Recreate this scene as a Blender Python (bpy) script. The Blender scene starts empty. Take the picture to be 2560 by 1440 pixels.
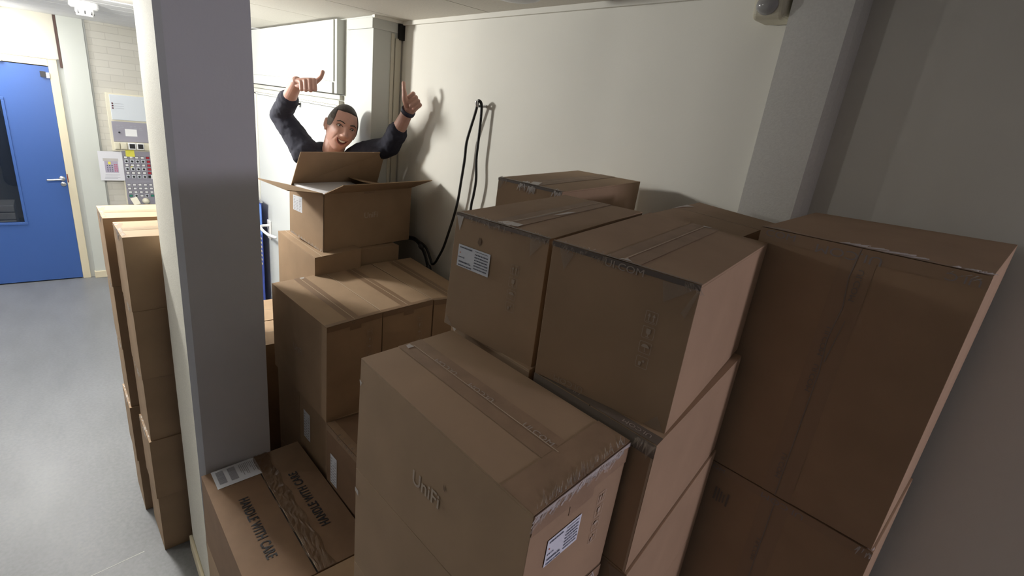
import bpy, bmesh, math, random
from mathutils import Vector, Matrix
random.seed(7)
SC = bpy.context.scene
COL = SC.collection
PI = math.pi

# ------------------------------------------------------------------ camera
H = 2.1
F_PX, PITCH, ROLL, YAW = 1262.0, math.radians(18.85), math.radians(7.07), math.radians(137.5)
fw = Vector((math.cos(YAW)*math.cos(PITCH), math.sin(YAW)*math.cos(PITCH), -math.sin(PITCH)))
rt = Vector((math.sin(YAW), -math.cos(YAW), 0))
up = rt.cross(fw)
CR = rt*math.cos(ROLL) + up*math.sin(ROLL)
CU = -rt*math.sin(ROLL) + up*math.cos(ROLL)
cam_d = bpy.data.cameras.new('camera'); cam = bpy.data.objects.new('camera', cam_d); COL.objects.link(cam)
cam_d.sensor_width = 36.0; cam_d.lens = 36.0*F_PX/2560.0; cam_d.clip_start = 0.02
mw = Matrix((CR, CU, -fw)).transposed().to_4x4(); mw.translation = Vector((0, 0, H))
cam.matrix_world = mw
SC.camera = cam

# ------------------------------------------------------------------ light
SC.view_settings.view_transform = 'Standard'; SC.view_settings.look = 'None'
SC.view_settings.gamma = 1.0; SC.view_settings.use_curve_mapping = False
SC.view_settings.exposure = 0.3
w = bpy.data.worlds.new('world'); SC.world = w; w.use_nodes = True
w.node_tree.nodes['Background'].inputs[0].default_value = (0.75, 0.85, 1.0, 1)
w.node_tree.nodes['Background'].inputs[1].default_value = 0.02
# ceiling lamps: (x, y, size x, size y, power, colour); the fixtures are built further down
LAMPS = [(-6.1, -0.60, 1.2, 0.6, 16, (1.0, 0.99, 0.97)),
         (-3.4, -0.12, 0.3, 0.3, 112, (1.0, 0.985, 0.93)),
         (-3.6, -2.60, 0.5, 0.5, 24, (1.0, 0.97, 0.92)),
         (2.20, 1.52, 0.3, 0.3, 62, (0.92, 0.84, 1.0))]  # unseen fill lamp, added to brighten the right-hand sides of the cartons
CEIL = 2.46
for (lx, ly, sx, sy, pw, c) in LAMPS:
    ld = bpy.data.lights.new('ceiling_lamp_light', 'POINT'); ld.shadow_soft_size = 0.10
    ld.energy = pw; ld.color = c
    lo = bpy.data.objects.new('ceiling_lamp_light', ld); COL.objects.link(lo); lo.location = (lx, ly, CEIL-0.16)

# ------------------------------------------------------------------ materials
def mat(name, col, rough=0.6, metal=0.0, noise=None, bump=None, emit=None, alpha=None, spec=0.5, sss=0, trans=0):
    m = bpy.data.materials.new(name); m.use_nodes = True
    nt = m.node_tree; b = nt.nodes['Principled BSDF']
    b.inputs['Base Color'].default_value = (*col, 1); b.inputs['Roughness'].default_value = rough
    b.inputs['Metallic'].default_value = metal; b.inputs['Specular IOR Level'].default_value = spec
    tc = nt.nodes.new('ShaderNodeTexCoord')
    if noise:   # (scale, amount, stretch)
        sc, am, st = noise
        mp = nt.nodes.new('ShaderNodeMapping'); mp.inputs['Scale'].default_value = st
        n = nt.nodes.new('ShaderNodeTexNoise'); n.inputs['Scale'].default_value = sc; n.inputs['Detail'].default_value = 6
        r = nt.nodes.new('ShaderNodeValToRGB')
        r.color_ramp.elements[0].position = 0.3; r.color_ramp.elements[1].position = 0.7
        r.color_ramp.elements[0].color = (*[c*(1-am) for c in col], 1); r.color_ramp.elements[1].color = (*[min(1, c*(1+am)) for c in col], 1)
        nt.links.new(tc.outputs['Object'], mp.inputs[0]); nt.links.new(mp.outputs[0], n.inputs['Vector'])
        nt.links.new(n.outputs['Fac'], r.inputs[0]); nt.links.new(r.outputs[0], b.inputs['Base Color'])
    if bump:    # (scale, strength, distance)
        n2 = nt.nodes.new('ShaderNodeTexNoise'); n2.inputs['Scale'].default_value = bump[0]; n2.inputs['Detail'].default_value = 4
        bp = nt.nodes.new('ShaderNodeBump'); bp.inputs['Strength'].default_value = bump[1]; bp.inputs['Distance'].default_value = bump[2]
        nt.links.new(tc.outputs['Object'], n2.inputs['Vector']); nt.links.new(n2.outputs['Fac'], bp.inputs['Height'])
        nt.links.new(bp.outputs[0], b.inputs['Normal'])
    if emit:
        b.inputs['Emission Color'].default_value = (*emit[0], 1); b.inputs['Emission Strength'].default_value = emit[1]
    if alpha is not None: b.inputs['Alpha'].default_value = alpha
    if sss:
        b.inputs['Subsurface Weight'].default_value = sss; b.inputs['Subsurface Radius'].default_value = (0.02, 0.008, 0.004); b.inputs['Subsurface Scale'].default_value = 0.5
    if trans: b.inputs['Transmission Weight'].default_value = trans
    return m
CARD = (0.36, 0.247, 0.155)
M = {}
M['card'] = mat('kraft_cardboard', CARD, 0.72, noise=(9, 0.07, (1, 1, 1)), bump=(14, 0.25, 0.004), spec=0.3)
M['card_fine'] = M['card']
M['card_plain'] = mat('plain_reddish_cardboard', (0.225, 0.14, 0.085), 0.7, noise=(12, 0.08, (1, 1, 1)), bump=(12, 0.3, 0.004), spec=0.3)
M['card_in'] = mat('inner_cardboard', (0.36, 0.25, 0.16), 0.8, noise=(20, 0.05, (1, 1, 1)), spec=0.2)
M['card_edge'] = mat('cut_cardboard_edge', (0.50, 0.39, 0.28), 0.8)
M['tape'] = mat('brown_packing_tape', (0.29, 0.19, 0.117), 0.62, noise=(25, 0.12, (1, 1, 1)), bump=(60, 0.2, 0.002))
M['tape_shiny'] = mat('crumpled_clear_tape', (0.25, 0.16, 0.10), 0.14, noise=(60, 0.2, (1, 1, 1)), bump=(60, 0.5, 0.006), alpha=0.55)
M['film'] = mat('torn_white_tape_film', (0.62, 0.58, 0.55), 0.35, alpha=0.75)
M['film_soft'] = mat('faint_torn_tape_film', (0.45, 0.37, 0.30), 0.35, alpha=0.35)
M['ink'] = mat('pale_tan_ink', (0.46, 0.37, 0.29), 0.6)
M['ink_faint'] = mat('faint_tan_ink', (0.40, 0.31, 0.23), 0.6)
M['tape_ink'] = mat('grey_tape_print', (0.40, 0.34, 0.29), 0.5)
M['black_ink'] = mat('black_stencil_ink', (0.012, 0.013, 0.02), 0.6)
M['paper'] = mat('white_label_paper', (0.74, 0.77, 0.84), 0.6)
M['print'] = mat('dark_label_print', (0.10, 0.11, 0.15), 0.7)
M['print_grey'] = mat('grey_label_print', (0.36, 0.37, 0.42), 0.7)
M['wall'] = mat('cream_wall_paint', (0.75, 0.735, 0.675), 0.75, noise=(3, 0.02, (1, 1, 1)), bump=(200, 0.12, 0.0015))
M['wall_rough'] = mat('speckled_wall_plaster', (0.72, 0.70, 0.62), 0.85, noise=(220, 0.10, (1, 1, 1)), bump=(260, 0.5, 0.002))
M['pilaster'] = mat('light_pilaster_paint', (0.83, 0.83, 0.80), 0.8, noise=(200, 0.04, (1, 1, 1)), bump=(260, 0.3, 0.0015))
M['wall_cool_lit'] = mat('smooth_cool_lit_paint', (0.60, 0.625, 0.68), 0.7, noise=(4, 0.02, (1, 1, 1)), bump=(120, 0.15, 0.002))  # blue tint puts the cool light on the pillar's right side into the colour
M['panel_white'] = mat('white_panel_paint', (0.54, 0.555, 0.53), 0.45)
M['door_white'] = mat('white_door_paint', (0.60, 0.625, 0.625), 0.4)
M['cream'] = mat('cream_frame_paint', (0.74, 0.66, 0.48), 0.5)
M['cream_panel'] = mat('cream_board', (0.66, 0.63, 0.53), 0.6)
M['blue'] = mat('blue_door_paint', (0.045, 0.115, 0.36), 0.42)
M['steel'] = mat('brushed_steel', (0.62, 0.62, 0.64), 0.3, metal=1.0)
M['white_plastic'] = mat('white_plastic', (0.80, 0.80, 0.80), 0.35)
M['cream_plastic'] = mat('cream_plastic', (0.70, 0.66, 0.52), 0.4)
M['black'] = mat('black_plastic', (0.012, 0.012, 0.014), 0.4)
M['rubber'] = mat('black_rubber_cable', (0.008, 0.008, 0.009), 0.45)
M['dark'] = mat('dark_recess', (0.01, 0.01, 0.01), 0.9)
M['grey_panel'] = mat('grey_enamel', (0.30, 0.29, 0.34), 0.5)
M['light_panel'] = mat('pale_grey_enamel', (0.62, 0.66, 0.70), 0.4)
M['red'] = mat('red_button', (0.42, 0.015, 0.03), 0.4)
M['green'] = mat('green_button', (0.02, 0.25, 0.16), 0.4)
M['white'] = mat('white_button', (0.8, 0.8, 0.8), 0.4)
M['yellow'] = mat('yellow_sticky_paper', (0.80, 0.75, 0.10), 0.7)
M['navy_banner'] = mat('blue_printed_banner', (0.03, 0.06, 0.32), 0.5)
M['sky_banner'] = mat('light_blue_banner_print', (0.12, 0.25, 0.65), 0.5)
M['brown_cloth'] = mat('brown_coat_cloth', (0.06, 0.05, 0.04), 0.9)
M['foam'] = mat('white_foam', (0.78, 0.78, 0.82), 0.8, bump=(300, 0.3, 0.002))
M['lamp'] = mat('lamp_diffuser', (1, 1, 1), 0.5, emit=((1, 1, 1), 9))
M['lens'] = mat('sensor_lens', (0.42, 0.42, 0.42), 0.12)
M['glass'] = mat('dark_window_glass', (0.02, 0.03, 0.05), 0.08, alpha=0.45)

def node_floor():
    m = mat('grey_marbled_vinyl', (0.20, 0.205, 0.215), 0.3, noise=(2.2, 0.10, (1, 2.6, 1)))
    nt = m.node_tree; b = nt.nodes['Principled BSDF']
    old = b.inputs['Base Color'].links[0].from_socket
    n = nt.nodes.new('ShaderNodeTexNoise'); n.inputs['Scale'].default_value = 60; n.inputs['Detail'].default_value = 5
    tc = nt.nodes.new('ShaderNodeTexCoord'); nt.links.new(tc.outputs['Object'], n.inputs['Vector'])
    mx = nt.nodes.new('ShaderNodeMixRGB'); mx.blend_type = 'OVERLAY'; mx.inputs[0].default_value = 0.25
    nt.links.new(old, mx.inputs[1]); nt.links.new(n.outputs['Fac'], mx.inputs[2]); nt.links.new(mx.outputs[0], b.inputs['Base Color'])
    r = nt.nodes.new('ShaderNodeMapRange'); r.inputs[3].default_value = 0.28; r.inputs[4].default_value = 0.5
    nt.links.new(n.outputs['Fac'], r.inputs[0]); nt.links.new(r.outputs[0], b.inputs['Roughness'])
    return m
M['floor'] = node_floor()

def node_brick():
    m = mat('painted_brick', (0.56, 0.54, 0.48), 0.8)
    nt = m.node_tree; b = nt.nodes['Principled BSDF']
    tc = nt.nodes.new('ShaderNodeTexCoord'); sp = nt.nodes.new('ShaderNodeSeparateXYZ'); cb = nt.nodes.new('ShaderNodeCombineXYZ')
    nt.links.new(tc.outputs['Object'], sp.inputs[0]); nt.links.new(sp.outputs['Y'], cb.inputs['X']); nt.links.new(sp.outputs['Z'], cb.inputs['Y'])
    br = nt.nodes.new('ShaderNodeTexBrick'); br.inputs['Scale'].default_value = 4.6; br.inputs['Mortar Size'].default_value = 0.012
    br.inputs['Brick Width'].default_value = 0.95; br.inputs['Row Height'].default_value = 0.28
    br.inputs['Color1'].default_value = (0.60, 0.58, 0.52, 1); br.inputs['Color2'].default_value = (0.55, 0.53, 0.47, 1); br.inputs['Mortar'].default_value = (0.50, 0.48, 0.43, 1)
    nt.links.new(cb.outputs[0], br.inputs['Vector']); nt.links.new(br.outputs['Color'], b.inputs['Base Color'])
    bp = nt.nodes.new('ShaderNodeBump'); bp.inputs['Strength'].default_value = 0.6; bp.inputs['Distance'].default_value = 0.01; bp.invert = True
    nt.links.new(br.outputs['Fac'], bp.inputs['Height']); nt.links.new(bp.outputs[0], b.inputs['Normal'])
    return m
M['brick'] = node_brick()

# ------------------------------------------------------------------ mesh helpers
def mesh_obj(name, verts, faces, m, parent=None, fm=None, smooth=False):
    me = bpy.data.meshes.new(name)
    me.from_pydata([tuple(v) for v in verts], [], faces)
    ms = m if isinstance(m, (list, tuple)) else [m]
    for x in ms: me.materials.append(x)
    if fm:
        for p, i in zip(me.polygons, fm): p.material_index = i
    if smooth:
        for p in me.polygons: p.use_smooth = True
    me.update()
    o = bpy.data.objects.new(name, me); COL.objects.link(o)
    if parent:
        o.parent = parent
        off = Vector(parent.location)
        if parent.parent: off = off + Vector(parent.parent.location)
        for v in me.vertices: v.co -= off
    return o
def place_top(o):
    """give a top-level mesh an origin at its base centre"""
    vs = [v.co for v in o.data.vertices]
    c = Vector(((min(v.x for v in vs)+max(v.x for v in vs))/2, (min(v.y for v in vs)+max(v.y for v in vs))/2, min(v.z for v in vs)))
    for v in o.data.vertices: v.co -= c
    o.location = c
    return o
def thing(name, label, cat, loc=(0, 0, 0), group=None):
    o = bpy.data.objects.new(name, None); COL.objects.link(o); o.location = loc; o.empty_display_size = 0.05
    o['label'] = label; o['category'] = cat
    if group: o['group'] = group
    return o
def tag(o, label, cat, group=None):
    o['label'] = label; o['category'] = cat
    if group: o['group'] = group
    return place_top(o)
def bevel(o, wd=0.003, seg=2):
    b = o.modifiers.new('bevel', 'BEVEL'); b.width = wd; b.segments = seg; b.limit_method = 'ANGLE'; b.angle_limit = math.radians(40)
    return o
class MB:
    def __init__(s): s.v = []; s.f = []; s.m = []
    def add(s, vs, fs, mi=0):
        n = len(s.v); s.v += [Vector(v) for v in vs]; s.f += [tuple(i+n for i in f) for f in fs]; s.m += [mi]*len(fs)
    def box(s, x0, x1, y0, y1, z0, z1, mi=0):
        s.add([(x0, y0, z0), (x1, y0, z0), (x1, y1, z0), (x0, y1, z0), (x0, y0, z1), (x1, y0, z1), (x1, y1, z1), (x0, y1, z1)],
              [(0, 3, 2, 1), (4, 5, 6, 7), (0, 1, 5, 4), (1, 2, 6, 5), (2, 3, 7, 6), (3, 0, 4, 7)], mi)
    def hexa(s, c, mi=0, mis=None):
        """corners bottom 4 then top 4"""
        s.add(c, [(0, 3, 2, 1), (4, 5, 6, 7), (0, 1, 5, 4), (1, 2, 6, 5), (2, 3, 7, 6), (3, 0, 4, 7)], mi)
        if mis: s.m[-6:] = mis
    def loft(s, pts, rad, seg=16, mi=0, ref=None, caps=True):
        """tube through pts; rad = list of r or (ra, rb); rounded ends"""
        P = [Vector(p) for p in pts]; R = [r if isinstance(r, tuple) else (r, r) for r in rad]
        if caps:
            d0 = (P[1]-P[0]).normalized(); d1 = (P[-1]-P[-2]).normalized()
            a, b = [], []
            for k in (0.98, 0.8, 0.45):
                kk = math.sqrt(1-k*k); a.append((P[0]-d0*min(R[0])*k, (R[0][0]*kk, R[0][1]*kk))); b.append((P[-1]+d1*min(R[-1])*k, (R[-1][0]*kk, R[-1][1]*kk)))
            P = [x[0] for x in a]+P+[x[0] for x in b[::-1]]; R = [x[1] for x in a]+R+[x[1] for x in b[::-1]]
        n = len(P); up_ = Vector(ref) if ref else Vector((0, 0, 1))
        base = len(s.v); prev = None
        for i in range(n):
            d = (P[min(n-1, i+1)]-P[max(0, i-1)]).normalized()
            if prev is None or ref:
                a = up_ - d*up_.dot(d)
                if a.length < 1e-3: a = Vector((1, 0, 0)) - d*d.x
            else: a = prev - d*prev.dot(d)
            a.normalize(); prev = a; b = d.cross(a)
            for k in range(seg):
                t = 2*PI*k/seg; s.v.append(P[i]+a*math.cos(t)*R[i][0]+b*math.sin(t)*R[i][1])
        for i in range(n-1):
            for k in range(seg):
                k2 = (k+1) % seg; s.f.append((base+i*seg+k, base+i*seg+k2, base+(i+1)*seg+k2, base+(i+1)*seg+k)); s.m.append(mi)
        s.f.append(tuple(base+k for k in range(seg))[::-1]); s.m.append(mi)
        s.f.append(tuple(base+(n-1)*seg+k for k in range(seg))); s.m.append(mi)
    def ball(s, c, r, ax=None, seg=20, rings=12, mi=0):
        c = Vector(c); r = r if isinstance(r, tuple) else (r, r, r); ax = ax or (Vector((1, 0, 0)), Vector((0, 1, 0)), Vector((0, 0, 1)))
        base = len(s.v)
        for i in range(1, rings):
            th = PI*i/rings
            for k in range(seg):
                ph = 2*PI*k/seg
                s.v.append(c+ax[0]*(r[0]*math.sin(th)*math.cos(ph))+ax[1]*(r[1]*math.sin(th)*math.sin(ph))+ax[2]*(r[2]*math.cos(th)))
        s.v.append(c+ax[2]*r[2]); s.v.append(c-ax[2]*r[2]); tp = len(s.v)-2; bt = len(s.v)-1
        for i in range(rings-2):
            for k in range(seg):
                k2 = (k+1) % seg; s.f.append((base+i*seg+k, base+(i+1)*seg+k, base+(i+1)*seg+k2, base+i*seg+k2)); s.m.append(mi)
        for k in range(seg):
            k2 = (k+1) % seg
            s.f.append((tp, base+k, base+k2)); s.m.append(mi)
            s.f.append((bt, base+(rings-2)*seg+k2, base+(rings-2)*seg+k)); s.m.append(mi)
    def grid_hexa(s, c, mi=0, n=6):
        """like hexa but each side follows the bilinear surface between its corners; bottom 4 then top 4"""
        for q in ((0, 3, 2, 1), (4, 5, 6, 7), (0, 1, 5, 4), (1, 2, 6, 5), (2, 3, 7, 6), (3, 0, 4, 7)):
            p = [Vector(c[i]) for i in q]; b = len(s.v)
            for i in range(n+1):
                for j in range(n+1):
                    u, v = i/n, j/n; s.v.append(p[0]*(1-u)*(1-v)+p[1]*u*(1-v)+p[2]*u*v+p[3]*(1-u)*v)
            for i in range(n):
                for j in range(n):
                    k = b+i*(n+1)+j; s.f.append((k, k+n+1, k+n+2, k+1)); s.m.append(mi)
    def build(s, name, m, parent=None, smooth=False): return mesh_obj(name, s.v, s.f, m, parent, s.m, smooth)
def smooth_path(pts, n=8):
    P = [Vector(p) for p in pts]; out = []
    for i in range(len(P)-1):
        p0 = P[max(0, i-1)]; p1 = P[i]; p2 = P[i+1]; p3 = P[min(len(P)-1, i+2)]
        for k in range(n):
            t = k/n; out.append(0.5*((2*p1)+(p2-p0)*t+(2*p0-5*p1+4*p2-p3)*t*t+(3*p1-p0-3*p2+p3)*t**3))
    out.append(P[-1]); return out
def struct(name, mb, m):
    o = mb.build(name, m); place_top(o); o['kind'] = 'structure'; return o
_tc = {}
def text2d(s, bold=0.0, space=1.0):
    key = (s, bold, space)
    if key not in _tc:
        cu = bpy.data.curves.new('t', 'FONT'); cu.body = s; cu.offset = bold; cu.space_character = space; cu.align_x = 'CENTER'; cu.align_y = 'CENTER'; cu.resolution_u = 3
        o = bpy.data.objects.new('t', cu); COL.objects.link(o)
        dg = bpy.context.evaluated_depsgraph_get(); me = bpy.data.meshes.new_from_object(o.evaluated_get(dg))
        _tc[key] = ([(v.co.x, v.co.y) for v in me.vertices], [tuple(p.vertices) for p in me.polygons])
        bpy.data.objects.remove(o); bpy.data.curves.remove(cu); bpy.data.meshes.remove(me)
    return _tc[key]
# ------------------------------------------------------------------ room shell
XF = -6.5                     # far wall with the blue door
mb = MB(); mb.box(-8.5, 4.5, -4.5, 3.3, -0.1, 0.0, 0)
mb.add([(-2.296, -0.190, 0.0006), (-2.300, -0.190, 0.0006), (-2.336, 0.05, 0.0006), (-2.332, 0.05, 0.0006)], [(0, 1, 2, 3)], 1)
struct('floor', mb, [M['floor'], mat('pale_floor_weld', (0.5, 0.5, 0.48), 0.3)])
# ceiling: square tiles over the right part, narrow planks over the left part
mb = MB()
xs = [-4.2+0.61*i for i in range(13)]
xs = [-1.76+0.612*i for i in range(-4, 11)]
ys = [-4.5]+[1.33-1.2*k for k in range(4, -2, -1)]+[3.3]
mb.box(-4.208, 4.6, -4.5, 3.3, CEIL+0.012, CEIL+0.05, 1)
for i in range(len(xs)-1):
    for j in range(len(ys)-1):
        mb.box(xs[i]+0.003, xs[i+1]-0.003, ys[j]+0.003, ys[j+1]-0.003, CEIL, CEIL+0.012)
M['ceil_tile'] = mat('ceiling_tile', (0.70, 0.67, 0.60), 0.8, noise=(120, 0.05, (1, 1, 1)))
M['ceil_gap'] = mat('ceiling_joint', (0.30, 0.28, 0.24), 0.8)
M['ceil_plank'] = mat('white_ceiling_plank', (0.74, 0.74, 0.74), 0.6)
struct('ceiling', mb, [M['ceil_tile'], M['ceil_gap']])
mb = MB(); mb.box(-8.5, -4.21, -4.5, 1.6, CEIL+0.012, CEIL+0.05, 1)
x = -8.5
while x < -4.21:
    mb.box(x+0.004, min(x+0.31, -4.21)-0.004, -4.5, 1.6, CEIL-0.004, CEIL+0.012); x += 0.31
struct('ceiling', mb, [M['ceil_plank'], M['ceil_gap']])
mb = MB(); mb.box(-2.464, 0.5, 1.33, 1.5, 0, CEIL); struct('wall_right', mb, M['wall'])
mb = MB(); mb.box(0.4, 4.6, 3.2, 3.3, 0, CEIL); mb.box(0.4, 0.5, 1.5, 3.2, 0, CEIL); struct('wall_added_alcove', mb, M['wall'])  # unseen alcove, added so the wall end screens the fill lamp
mb = MB(); mb.box(-6.9, -2.464, 1.177, 1.5, 0, CEIL); struct('wall_back', mb, M['panel_white'])
mb = MB(); mb.box(-7.0, XF, 0.29, 1.6, 0, CEIL); struct('wall_far', mb, M['brick'])
mb = MB(); mb.box(-7.0, XF-0.02, -0.02, 0.30, 0, CEIL); mb.box(-7.0, XF-0.02, -4.5, -0.98, 0, CEIL); struct('wall_far', mb, M['panel_white'])
mb = MB(); mb.box(-8.6, -8.4, -4.5, 1.6, 0, CEIL); struct('wall_hall', mb, M['wall'])
mb = MB(); mb.box(-8.5, 4.5, -4.6, -4.5, 0, CEIL); struct('wall_left', mb, mat('grey_hall_wall', (0.27, 0.27, 0.26), 0.8))
mb = MB(); mb.box(4.5, 4.6, -4.6, 3.3, 0, CEIL); struct('wall_near', mb, mat('dark_grey_wall', (0.25, 0.25, 0.25), 0.8))
# strip pillar between door and brick
mb = MB(); mb.box(XF-0.02, XF+0.02, 0.092, 0.272, 0, CEIL); struct('trim_1', mb, mat('white_pillar_paint', (0.60, 0.62, 0.57), 0.6))
mb = MB(); mb.box(XF-0.02, XF+0.035, 0.085, 0.285, 0, 0.07); bevel(struct('baseboard_far', mb, M['cream']), 0.004)
# dark shadow gaps where planks meet the strip
mb = MB(); mb.box(XF-0.01, XF+0.012, 0.072, 0.090, 2.02, CEIL-0.005); struct('trim_2', mb, mat('brown_gap', (0.10, 0.06, 0.05), 0.8))
# pilaster on the right wall
mb = MB()
x0, x1, y0, y1, c = -0.585, -0.446, 1.268, 1.33, 0.012
pts = [(x0, y1), (x0, y0), (x1-c, y0), (x1, y0+c), (x1, y1)]
vs = [(p[0], p[1], 0) for p in pts]+[(p[0], p[1], CEIL) for p in pts]; n = len(pts)
mb.add(vs, [(i, i+1, i+1+n, i+n) for i in range(n-1)]+[(n-1, 0, n, 2*n-1), tuple(range(n))[::-1], tuple(range(n, 2*n))])
struct('wall_pilaster', mb, M['pilaster'])
# foreground pillar, chamfered near edge
mb = MB()
x0, x1, y0, y1, c = -2.235, -1.812, 0.2315, 0.474, 0.018
pts = [(x0, y1), (x0, y0), (x1-c, y0), (x1, y0+c), (x1, y1)]
n = len(pts)
vs = [(p[0], p[1], 0) for p in pts]+[(p[0], p[1], CEIL) for p in pts]
mb.add(vs, [(0, 1, 1+n, n), (1, 2, 2+n, 1+n)], 0)
mb.add(vs, [(2, 3, 3+n, 2+n), (3, 4, 4+n, 3+n), (4, 0, n, 4+n)], 1)
struct('wall_pillar', mb, [M['wall_rough'], M['wall_cool_lit']])
mb = MB(); mb.box(x0-0.012, x1+0.010, y0-0.013, y0, 0, 0.075); mb.box(x1, x1+0.010, y0, 0.24, 0, 0.075)
bevel(struct('baseboard_pillar', mb, M['cream']), 0.004)
# corner details on the white block: narrow cream strips, black slot, header band
mb = MB(); mb.box(-2.464, -2.452, 1.290, 1.318, 0, 2.38); mb.box(-2.464, -2.458, 1.270, 1.286, 0, 2.40)
struct('trim_3', mb, mat('cream_strip', (0.60, 0.57, 0.48), 0.6))
mb = MB(); mb.box(-2.464, -2.440, 1.305, 1.33, 2.375, 2.445); struct('trim_4', mb, M['dark'])
mb = MB(); mb.box(-2.74, -2.456, 1.168, 1.30, 2.405, 2.452); bevel(struct('trim_5', mb, M['panel_white']), 0.002)
mb = MB(); mb.box(-2.45, 0.5, 1.318, 1.33, CEIL-0.018, CEIL); mb.box(-2.464, -2.44, 1.17, 1.33, CEIL-0.012, CEIL); struct('trim_6', mb, M['wall'])
# raised white wall box above the white door with its ledges
mb = MB()
mb.box(-4.75, -2.79, 1.135, 1.177, 2.095, 2.452)
mb.box(-4.75, -2.82, 1.128, 1.140, 2.155, 2.45)
mb.box(-4.75, -2.83, 1.125, 1.14, 2.095, 2.149)
struct('trim_7', mb, M['panel_white'])
mb = MB(); mb.box(-4.75, -2.80, 1.155, 1.177, 2.066, 2.088); mb.box(-4.75, -2.80, 1.150, 1.177, 2.036, 2.060)
struct('trim_8', mb, mat('shadowed_ledge_paint', (0.62, 0.60, 0.52), 0.6))
# white door below
mb = MB(); mb.box(-4.36, -2.84, 1.158, 1.176, 0.01, 2.02)
d2 = struct('door_1', mb, M['door_white']); bevel(d2, 0.002)
mb = MB(); mb.box(-4.44, -4.37, 1.155, 1.176, 0, 2.03); mb.box(-4.44, -2.82, 1.155, 1.176, 2.023, 2.034)
mb.build('door_frame', mat('pale_door_frame', (0.72, 0.72, 0.66), 0.5), d2)
mb = MB(); mb.box(-4.19, -4.11, 1.146, 1.158, 0.95, 1.10); b_ = mb.build('handle_plate', M['white_plastic'], d2); bevel(b_, 0.006)
hp = smooth_path([(-4.14, 1.15, 1.06), (-4.14, 1.10, 1.06), (-4.11, 1.078, 1.058), (-4.03, 1.07, 1.052), (-3.88, 1.068, 1.055), (-3.73, 1.074, 1.072)])
mb = MB(); mb.loft(hp, [0.0105]*len(hp), 12); mb.build('door_handle', M['white_plastic'], d2, True)
mb = MB(); mb.box(-3.72, -3.40, 1.13, 1.150, 2.0, 2.012); mb.box(-3.44, -3.40, 1.12, 1.150, 1.995, 2.018); mb.build('door_closer_rail', M['white_plastic'], d2)

# blue door with frame, window, handle
mb = MB()
# leaf with window cut: built as four rails around the opening
W0, W1, Z0, Z1 = -0.62, -0.365, 0.60, 1.70
y_, z_ = [-0.93, W0, W1, -0.012], [0.012, Z0, Z1, 2.015]
for i in range(3):
    for j in range(3):
        if not (i == 1 and j == 1): mb.box(XF-0.04, XF-0.001, y_[i], y_[i+1], z_[j], z_[j+1])
dr = struct('door_2', mb, M['blue'])
mb = MB()
for (a, b, c_, d) in ((W0-0.022, W1+0.022, Z0-0.024, Z0), (W0-0.022, W1+0.022, Z1, Z1+0.024), (W0-0.022, W0, Z0, Z1), (W1, W1+0.022, Z0, Z1)):
    mb.box(XF-0.01, XF+0.008, a, b, c_, d)
bevel(mb.build('window_bead', M['blue'], dr), 0.003)
mb = MB(); mb.box(XF-0.022, XF-0.018, W0, W1, Z0, Z1); mb.build('window_pane', M['glass'], dr)
mb = MB(); mb.box(XF-0.04, XF+0.006, -0.010, 0.052, 0, 2.085); mb.box(XF-0.04, XF+0.006, -0.98, -0.010, 2.022, 2.085); mb.box(XF-0.04, XF+0.006, -0.98, -0.935, 0, 2.022)
bevel(mb.build('door_frame', M['cream'], dr), 0.003)
mb = MB(); mb.ball((XF+0.004, -0.045, 1.015), (0.008, 0.024, 0.024)); mb.ball((XF+0.004, -0.042, 0.962), (0.006, 0.022, 0.022))
mb.build('handle_rose', M['steel'], dr, True)
hp = [(XF, -0.045, 1.015), (XF+0.045, -0.045, 1.015), (XF+0.052, -0.06, 1.014), (XF+0.052, -0.15, 1.008)]
hp = smooth_path(hp, 5); mb = MB(); mb.loft(hp, [0.0095]*len(hp), 10); mb.build('door_handle', M['steel'], dr, True)
mb = MB(); mb.box(XF-0.002, XF+0.02, -0.075, -0.035, 1.925, 1.972); mb.build('latch_block', M['black'], dr)
mb = MB(); mb.box(XF-0.002, XF+0.014, -0.034, -0.012, 1.92, 1.965); mb.build('latch_plate', M['steel'], dr)
mb = MB(); mb.box(XF+0.004, XF+0.008, -0.008, 0.0, 0.98, 1.06); mb.build('strike_plate', mat('rusty_strike_plate', (0.18, 0.03, 0.03), 0.5), dr)
mb = MB(); mb.box(XF, XF+0.03, -0.62, -0.31, 2.022, 2.036); mb.build('door_closer_arm', M['white_plastic'], dr)
# board over the door
mb = MB(); mb.box(XF-0.04, XF-0.008, -1.0, 0.0, 2.085, CEIL); mb.box(XF-0.04, XF-0.002, -0.055, 0.070, 2.085, CEIL); mb.box(XF-0.03, XF+0.012, -1.0, 0.055, 2.083, 2.095)
struct('trim_9', mb, M['cream_panel'])
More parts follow.
